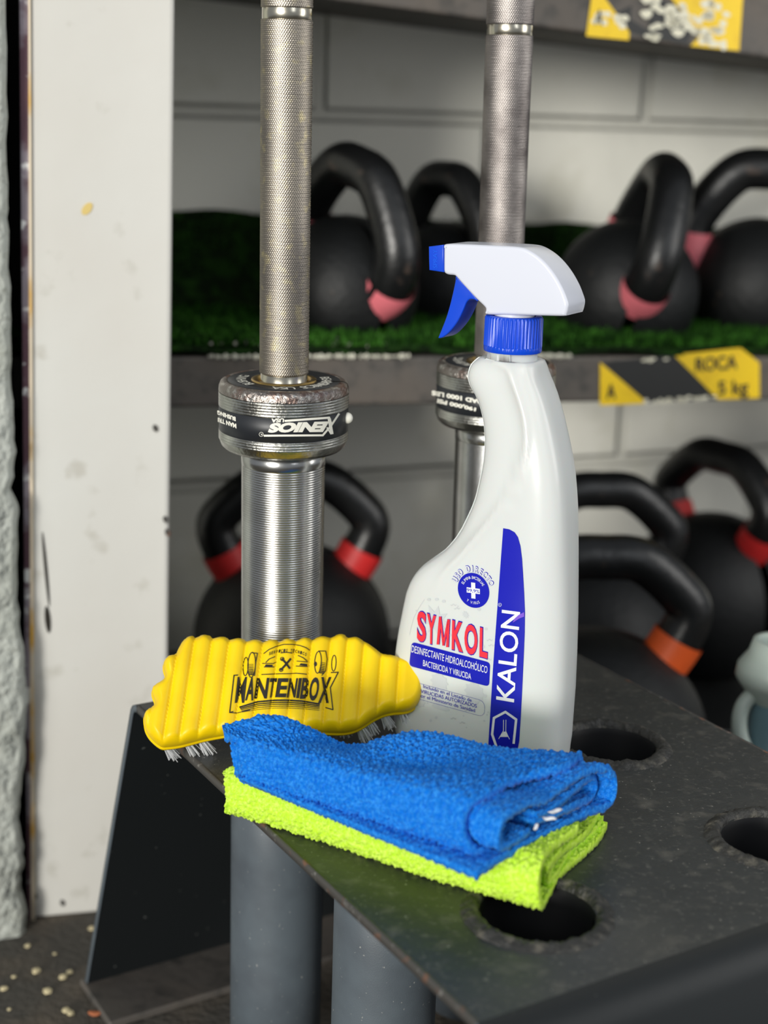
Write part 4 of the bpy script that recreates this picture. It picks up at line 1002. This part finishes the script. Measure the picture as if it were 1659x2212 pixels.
s.line(lgl([(480, 572), (610, 574), (640, 560)]), 1.6); s.line(lgl([(500, 615), (620, 615)]), 1.8); s.line(lgl([(890, 545), (1020, 556)]), 1.6); s.line(lgl([(880, 605), (1020, 610)]), 1.8)
s.poly(lgl([(510, 600), (520, 585), (600, 590), (600, 612), (508, 612)])); s.poly(lgl([(920, 595), (935, 572), (1015, 580), (1015, 604)]))
s.line(lgl([(470, 705), (600, 700), (680, 697), (810, 696), (880, 690), (1010, 702)]), 1.8)
s.quadtext('SERVICIO TÉCNICO', lg(550, 475), lg(1000, 470), lg(555, 435), lg(1000, 435), .02) if False else None
arcw = 'SERVICIO TÉCNICO'
for i, ch in enumerate(arcw):
    if ch == ' ': continue
    x = 555+(i+.5)*28.5; y = 418+ ((x-770)/230)**2*48; sl_ = 2*(x-770)/230**2*48; wd = 19
    s.quadtext(ch, lg(x-wd/2-3, y+18-sl_*wd/2), lg(x+wd/2-3, y+18+sl_*wd/2), lg(x-wd/2+3, y-20-sl_*wd/2), lg(x+wd/2+3, y-20+sl_*wd/2), .02)
# crossed spanners
s.line(lgl([(715, 520), (760, 570), (805, 630)]), 4.4); s.line(lgl([(815, 520), (760, 585), (700, 650)]), 4.4)
for (x, y) in ((715, 520), (702, 650)): s.line([(lg(x, y)[0]+3.8*math.cos(k), lg(x, y)[1]+3.8*math.sin(k)) for k in np.linspace(0, 6.28, 13)], 1.5)
# weight discs at either side
for (cx, cy, w_, h_) in ((350, 590, 46, 150), (1140, 560, 40, 130), (280, 610, 30, 110), (1330, 570, 26, 95)):
    s.line([lg(cx+w_*math.cos(k)+.08*(590-cy)+h_*math.sin(k)*-.05, cy+h_*math.sin(k)) for k in np.linspace(0, 6.28, 25)], 1.7)
s.line(lgl([(350, 445), (420, 452), (400, 560), (385, 720)]), 1.8); s.line(lgl([(1150, 425), (1235, 425), (1255, 520), (1235, 660), (1190, 715)]), 1.8)
for k in range(7): s.line(lgl([(318, 585+k*20), (368, 585+k*20)]), 1.0+k*.28); s.line(lgl([(1175-k*3, 560+k*20), (1228-k*3, 570+k*20)]), 1.0+k*.28)
s.disc(lg(1112, 580), 3.2, 5)
s.build('printed_logo', M['ink'], brush, lmap, 1.5)
# ------------------------------------------------------------------ towels
def loops(A, B, seed, pa, pb, amp):
    """dome pattern: one small terry loop per jittered cell"""
    ia, ib = np.floor(A/pa).astype(np.int64), np.floor(B/pb).astype(np.int64); best = np.full(A.shape, 9.); hv = np.zeros(A.shape)
    def hs(x, y, k): v = np.sin(x*127.1+y*311.7+k*74.7+seed*13.3)*43758.5453; return v-np.floor(v)
    for da in (-1, 0, 1):
        for db in (-1, 0, 1):
            xa, xb_ = ia+da, ib+db; ca = (xa+.5+.38*(hs(xa, xb_, 1)-.5)*2)*pa; cb_ = (xb_+.5+.30*(hs(xa, xb_, 2)-.5)*2)*pb
            d = ((A-ca)/pa)**2+((B-cb_)/pb)**2; m_ = d < best; best = np.where(m_, d, best); hv = np.where(m_, hs(xa, xb_, 3), hv)
    return amp*(np.clip(1-best*2.3, 0, 1)**.6)*(.5+.7*hv)-amp*.2
def sheet(prof, placer, t0, t1, th_, ds, nt, seed, pitch, amp, Lm_):
    """prof (s,h) polyline in metres-ish param; placer(s,h,t)->xyz.  returns closed point grid"""
    pr = catmull([np.array(p) for p in prof], 10); 
    # rough world arclength at t=.5
    W0 = placer(pr[:, 0], pr[:, 1], np.full(len(pr), .5)); arc = np.concatenate([[0], np.cumsum(np.linalg.norm(np.diff(W0, axis=0), axis=1))])
    n = int(arc[-1]/ds)+2; aa = np.linspace(0, arc[-1], n); S = np.interp(aa, arc, pr[:, 0]); Hh = np.interp(aa, arc, pr[:, 1])
    tt = np.linspace(0, 1, nt); SS, TT = np.meshgrid(S, tt); HH = np.broadcast_to(Hh, SS.shape)
    T0 = t0(SS, aa/arc[-1]) if callable(t0) else t0; T1 = t1(SS, np.broadcast_to(aa/arc[-1], SS.shape)) if callable(t1) else t1
    T = T0+(T1-T0)*TT
    P_ = placer(SS.ravel(), HH.ravel(), T.ravel()).reshape(nt, n, 3)
    du = np.gradient(P_, axis=1); dv = np.gradient(P_, axis=0); N = np.cross(du, dv); N /= np.linalg.norm(N, axis=2)[..., None]+1e-12
    A = np.broadcast_to(aa, SS.shape); B = T*Lm_
    f1 = loops(B, A, seed, pitch*.95, pitch, amp); f2 = loops(B, A, seed+5, pitch*.95, pitch, amp)
    top_ = P_+N*(th_/2+f1[..., None]); bot_ = P_-N*(th_/2+f2[..., None])
    ring_ = np.concatenate([top_, (top_[:, -1:]+bot_[:, -1:])/2+0*top_[:, -1:], bot_[:, ::-1], (top_[:, :1]+bot_[:, :1])/2], 1)
    c0 = np.concatenate([P_[:1], P_[:1, -1:], P_[:1, ::-1], P_[:1, :1]], 1); c1 = np.concatenate([P_[-1:], P_[-1:, -1:], P_[-1:, ::-1], P_[-1:, :1]], 1)
    return np.concatenate([c0, ring_, c1], 0)
def merge_grids(name, grids, m, label, cat):
    Vs, Qs, off = [], [], 0
    for P_ in grids:
        n, k = P_.shape[:2]; idx = np.arange(n*k).reshape(n, k)+off; a = np.hstack([idx, idx[:, :1]])
        Qs.append(np.stack([a[:-1, :-1], a[1:, :-1], a[1:, 1:], a[:-1, 1:]], -1).reshape(-1, 4)); Vs.append(P_.reshape(-1, 3)); off += n*k
    Vn, q = np.concatenate(Vs), np.concatenate(Qs); me = bpy.data.meshes.new(name)
    me.vertices.add(len(Vn)); me.vertices.foreach_set('co', Vn.reshape(-1).astype(np.float32)); me.loops.add(len(q)*4); me.loops.foreach_set('vertex_index', q.reshape(-1).astype(np.int32))
    me.polygons.add(len(q)); me.polygons.foreach_set('loop_start', np.arange(0, len(q)*4, 4, dtype=np.int32)); me.update(calc_edges=True)
    return tag(link(name, me, m), label, cat)
def bilin(NL, NR, FL, FR):
    NL, NR, FL, FR = [np.array(p, float)[:2] for p in (NL, NR, FL, FR)]
    def f(s_, t_):
        s_, t_ = s_[:, None], t_[:, None]; return (NL*(1-t_)+NR*t_)*(1-s_)+(FL*(1-t_)+FR*t_)*s_
    return f
# lime towel, folded in four; s 0 = near long side, t 0 = left end
gNL, gNR, gFR = Uz(492, 1752, .003), Uz(1158, 1968, .002), Uz(1318, 1772, .004)
gFL = Uz(650, 1645, .01)
gb = bilin(gNL, gNR, gFL, gFR)
def gplace(s_, h, t_):
    xy = gb(s_+.015*np.sin(t_*7)*np.clip(1-s_*2, 0, 1), t_); hs_ = h*(1.0+.06*np.sin(t_*5+1)-.40*np.clip((.035-t_)/.08, 0, 1)**2)*np.interp(s_, [-.05, .3, .75, 1.02], [1.0, .92, .80, .62])
    # overhanging left corner droops over the plate edge
    return np.column_stack([xy, hs_+.0022])
TH = .0030
g1 = [(.96, .0010), (.5, .0008), (.10, .0006), (.035, .0012), (-.008, .0058), (-.020, .0122), (-.004, .0185), (.045, .0222), (.12, .0238), (.5, .0238), (.9, .0240), (.985, .0215), (.995, .0165), (.96, .0140), (.6, .0150), (.2, .0158), (.12, .0155)]
g2 = [(.97, .0052), (.6, .0048), (.24, .0046), (.19, .0068), (.215, .0098), (.33, .0108), (.6, .0105), (.95, .0102)]
gs = [sheet(g1, gplace, lambda s_, a: .05*np.clip((.22-s_)/.24, 0, 1)**2+.03*np.clip(s_-.3, 0, 1)-.045, lambda s_, a: 1.0-.085*np.clip((a-.53)/.12, 0, 1)*np.clip((.93-a)/.12, 0, 1)+.010*np.sin(a*25), TH, .00062, 330, 3, .0022, .0020, .2),
      sheet(g2, gplace, .02, lambda s_, a: .985+.008*np.sin(a*17), TH, .0009, 230, 4, .0023, .0019, .2)]
merge_grids('lime_towel', gs, M['green_towel'], 'lime green folded microfibre towel at the bottom, lying under the blue one', 'towel')
# blue towel, rumpled, on top of the lime one
bNL, bNR = Uz(512, 1668, .030), Uz(1062, 1868, .028)
bFL, bFR = Uz(510, 1625, .034), Uz(1318, 1712, .030)
bb_ = bilin(bNL, bNR, bFL, bFR)
def bump_h(s_, t_):
    # hills and the valley of the rumpled upper side
    g = lambda a, b, sa, sb, A_: A_*np.exp(-((t_-a)/sa)**2-((s_-b)/sb)**2)
    return g(.12, .9, .10, .5, .010)+g(.52, .95, .13, .4, .008)-g(.34, .80, .07, .35, .004)-g(.05, .2, .05, .4, .0)+g(.75, .25, .2, .25, .002)-g(.62, .35, .10, .15, .003)+g(.30, .25, .08, .2, .002)
def bplace(s_, h, t_):
    xy = bb_(s_, t_); k = np.clip(h/.026, 0, 1)
    zs = .0275-.003*s_ + h*np.interp(t_, [0, .08, .5, .85, 1.05], [.62, .72, .80, .95, 1.0])+k*bump_h(s_, t_)
    drop = np.interp(s_, [.80, 1.0], [0, .004])*(1-k)*np.clip(t_-.6, 0, 1)*2
    xy = xy + (np.array([-.02, .03])*(k*np.clip((.15-t_)/.15, 0, 1))[:, None]*.3)
    return np.column_stack([xy, zs-drop])
b1p = [(.22, .0030), (.10, .0032), (.01, .0045), (-.02, .0100), (-.012, .0170), (.03, .0245), (.12, .0275), (.5, .0275), (.85, .0275), (.97, .0250), (1.02, .018)]
b2p = [(.30, .0075), (.14, .0068), (.055, .0085), (.035, .0140), (.055, .0200), (.12, .0228), (.30, .0222), (.45, .0195), (.60, .0215), (.80, .0232), (.95, .0215), (1.03, .0150), (1.035, .0070), (.99, .0020), (.80, .0008), (.4, .0005), (-.02, .0002), (-.12, -.0010)]
b3p = [(.36, .0095), (.6, .0085), (.88, .0060), (.96, .0095), (.955, .0140), (.90, .0175), (.75, .0165), (.5, .0125), (.38, .0125)]
def t1a(s_, a): return .925+.022*np.sin(a*8+1.5)+.01*np.sin(a*19)
def t1b(s_, a): return 1.0+.008*np.sin(a*13)
bs = [sheet(b1p, bplace, lambda s_, a: -.012+.055*np.clip((.30-s_)/.3, 0, 1)**1.5+.05*np.clip((s_-.78)/.22, 0, 1)**2, t1a, TH, .00062, 330, 8, .0023, .0023, .21),
      sheet(b2p, bplace, lambda s_, a: np.where(s_ < .35, .012, .05), t1b, TH*.9, .0007, 320, 9, .0023, .0017, .21),
      sheet(b3p, bplace, .10, lambda s_, a: .985+.01*np.sin(a*9), TH*.9, .0009, 230, 10, .0023, .0017, .21)]
merge_grids('blue_towel', bs, M['blue_towel'], 'blue folded microfibre towel lying on top of the lime green one', 'towel')
# white flakes caught on the blue towel
for k, (px, py, w_, a_) in enumerate(((1200, 1752, .0036, .3), (1186, 1768, .0034, -.4), (1158, 1786, .0022, 1.1))):
    c = Uz(px, py, .0405); bm = bmesh.new(); bmesh.ops.create_icosphere(bm, subdivisions=2, radius=1)
    for v in bm.verts: v.co = Vector((v.co.x*w_*(1+.2*math.sin(v.co.y*5)), v.co.y*w_*.42, v.co.z*.0009+.0006*math.sin(v.co.x*3)))
    bmesh.ops.rotate(bm, matrix=Matrix.Rotation(a_, 3, 'Z'), verts=bm.verts); o = BM('paint_flake', bm, M['debris']); o.location = tuple(c)
    tag(o, 'small white flake caught in the open end of the blue towel', 'flake', 'white flakes on the blue towel')
# ------------------------------------------------------------------ crumbs on the floor
for k, (px, py, w_) in enumerate(((8, 2135, .0035), (78, 2097, .0042), (136, 2110, .004), (150, 2100, .003), (102, 2140, .0042), (142, 2182, .0035), (152, 2189, .0035), (60, 2043, .003), (30, 2110, .0022), (198, 2005, .0035), (20, 2180, .002), (118, 2060, .002))):
    c = Uz(px, py, FLOOR+w_*.35); bm = bmesh.new(); bmesh.ops.create_icosphere(bm, subdivisions=1, radius=w_)
    for v in bm.verts: v.co = Vector((v.co.x*random.uniform(.7, 1.2), v.co.y*random.uniform(.7, 1.1), v.co.z*.38))
    o = BM('stone_chip', bm, M['chip'], smooth=False); o.location = tuple(c); o.rotation_euler = (0, 0, k*1.3)
    tag(o, 'small pale stone chip on the dark floor by the post', 'stone chip', 'stone chips scattered on the floor')
for k, (px, py) in enumerate(((205, 2190), (228, 2183), (239, 2196))):
    w_ = .0052; c = Uz(px, py, FLOOR+.002); bm = bmesh.new(); bmesh.ops.create_icosphere(bm, subdivisions=2, radius=1)
    for v in bm.verts: v.co = Vector((v.co.x*w_, v.co.y*w_*.55, v.co.z*.0016+.0012*abs(v.co.x)))
    o = BM('dry_leaf', bm, M['leaf']); o.location = tuple(c); o.rotation_euler = (0, 0, k*1.1)
    tag(o, 'small brown dry leaf on the floor at the foot of the rack', 'leaf', 'dry leaves beside the rack foot')

# ------------------------------------------------------------------ pieces that belong to a part rather than to the whole thing
bpy.context.view_layer.update()
def nest(root, child, part):
    kids = list(root.children); host = next((k for k in kids if k.name.split('.')[0] == part), None)
    if host is None: return
    for k in kids:
        if k.name.split('.')[0] == child and k is not host:
            w_ = k.matrix_world.copy(); k.parent = host; k.matrix_parent_inverse = host.matrix_world.inverted() @ w_ @ k.matrix_basis.inverted()
for r_, prs in ((bot, (('blue_label_stripe', 'bottle_body'), ('raised_spray_word', 'nozzle'), ('round_emblem', 'bottle_body'), ('arched_outline_lettering', 'bottle_body'), ('arched_lettering', 'bottle_body'), ('product_name_outline', 'bottle_body'), ('product_name', 'bottle_body'), ('blue_banner', 'bottle_body'), ('germ_pattern', 'bottle_body'), ('small_print', 'bottle_body'), ('stripe_lettering', 'bottle_body'), ('purple_scuff', 'bottle_body'), ('emblem_lettering', 'bottle_body'), ('percent_figure', 'bottle_body'), ('banner_lettering', 'bottle_body'))),
                (barL, (('band_lettering', 'band'), ('end_lettering', 'end_plate'), ('collar_rim', 'collar'), ('grub_screw', 'collar'))), (barR, (('band_lettering', 'band'), ('end_lettering', 'end_plate'), ('collar_rim', 'collar'))),
                (brush, (('printed_logo', 'brush_body'),)), (rack, (('plate_edge', 'top_plate'),))):
    for c_, p_ in prs: nest(r_, c_, p_)
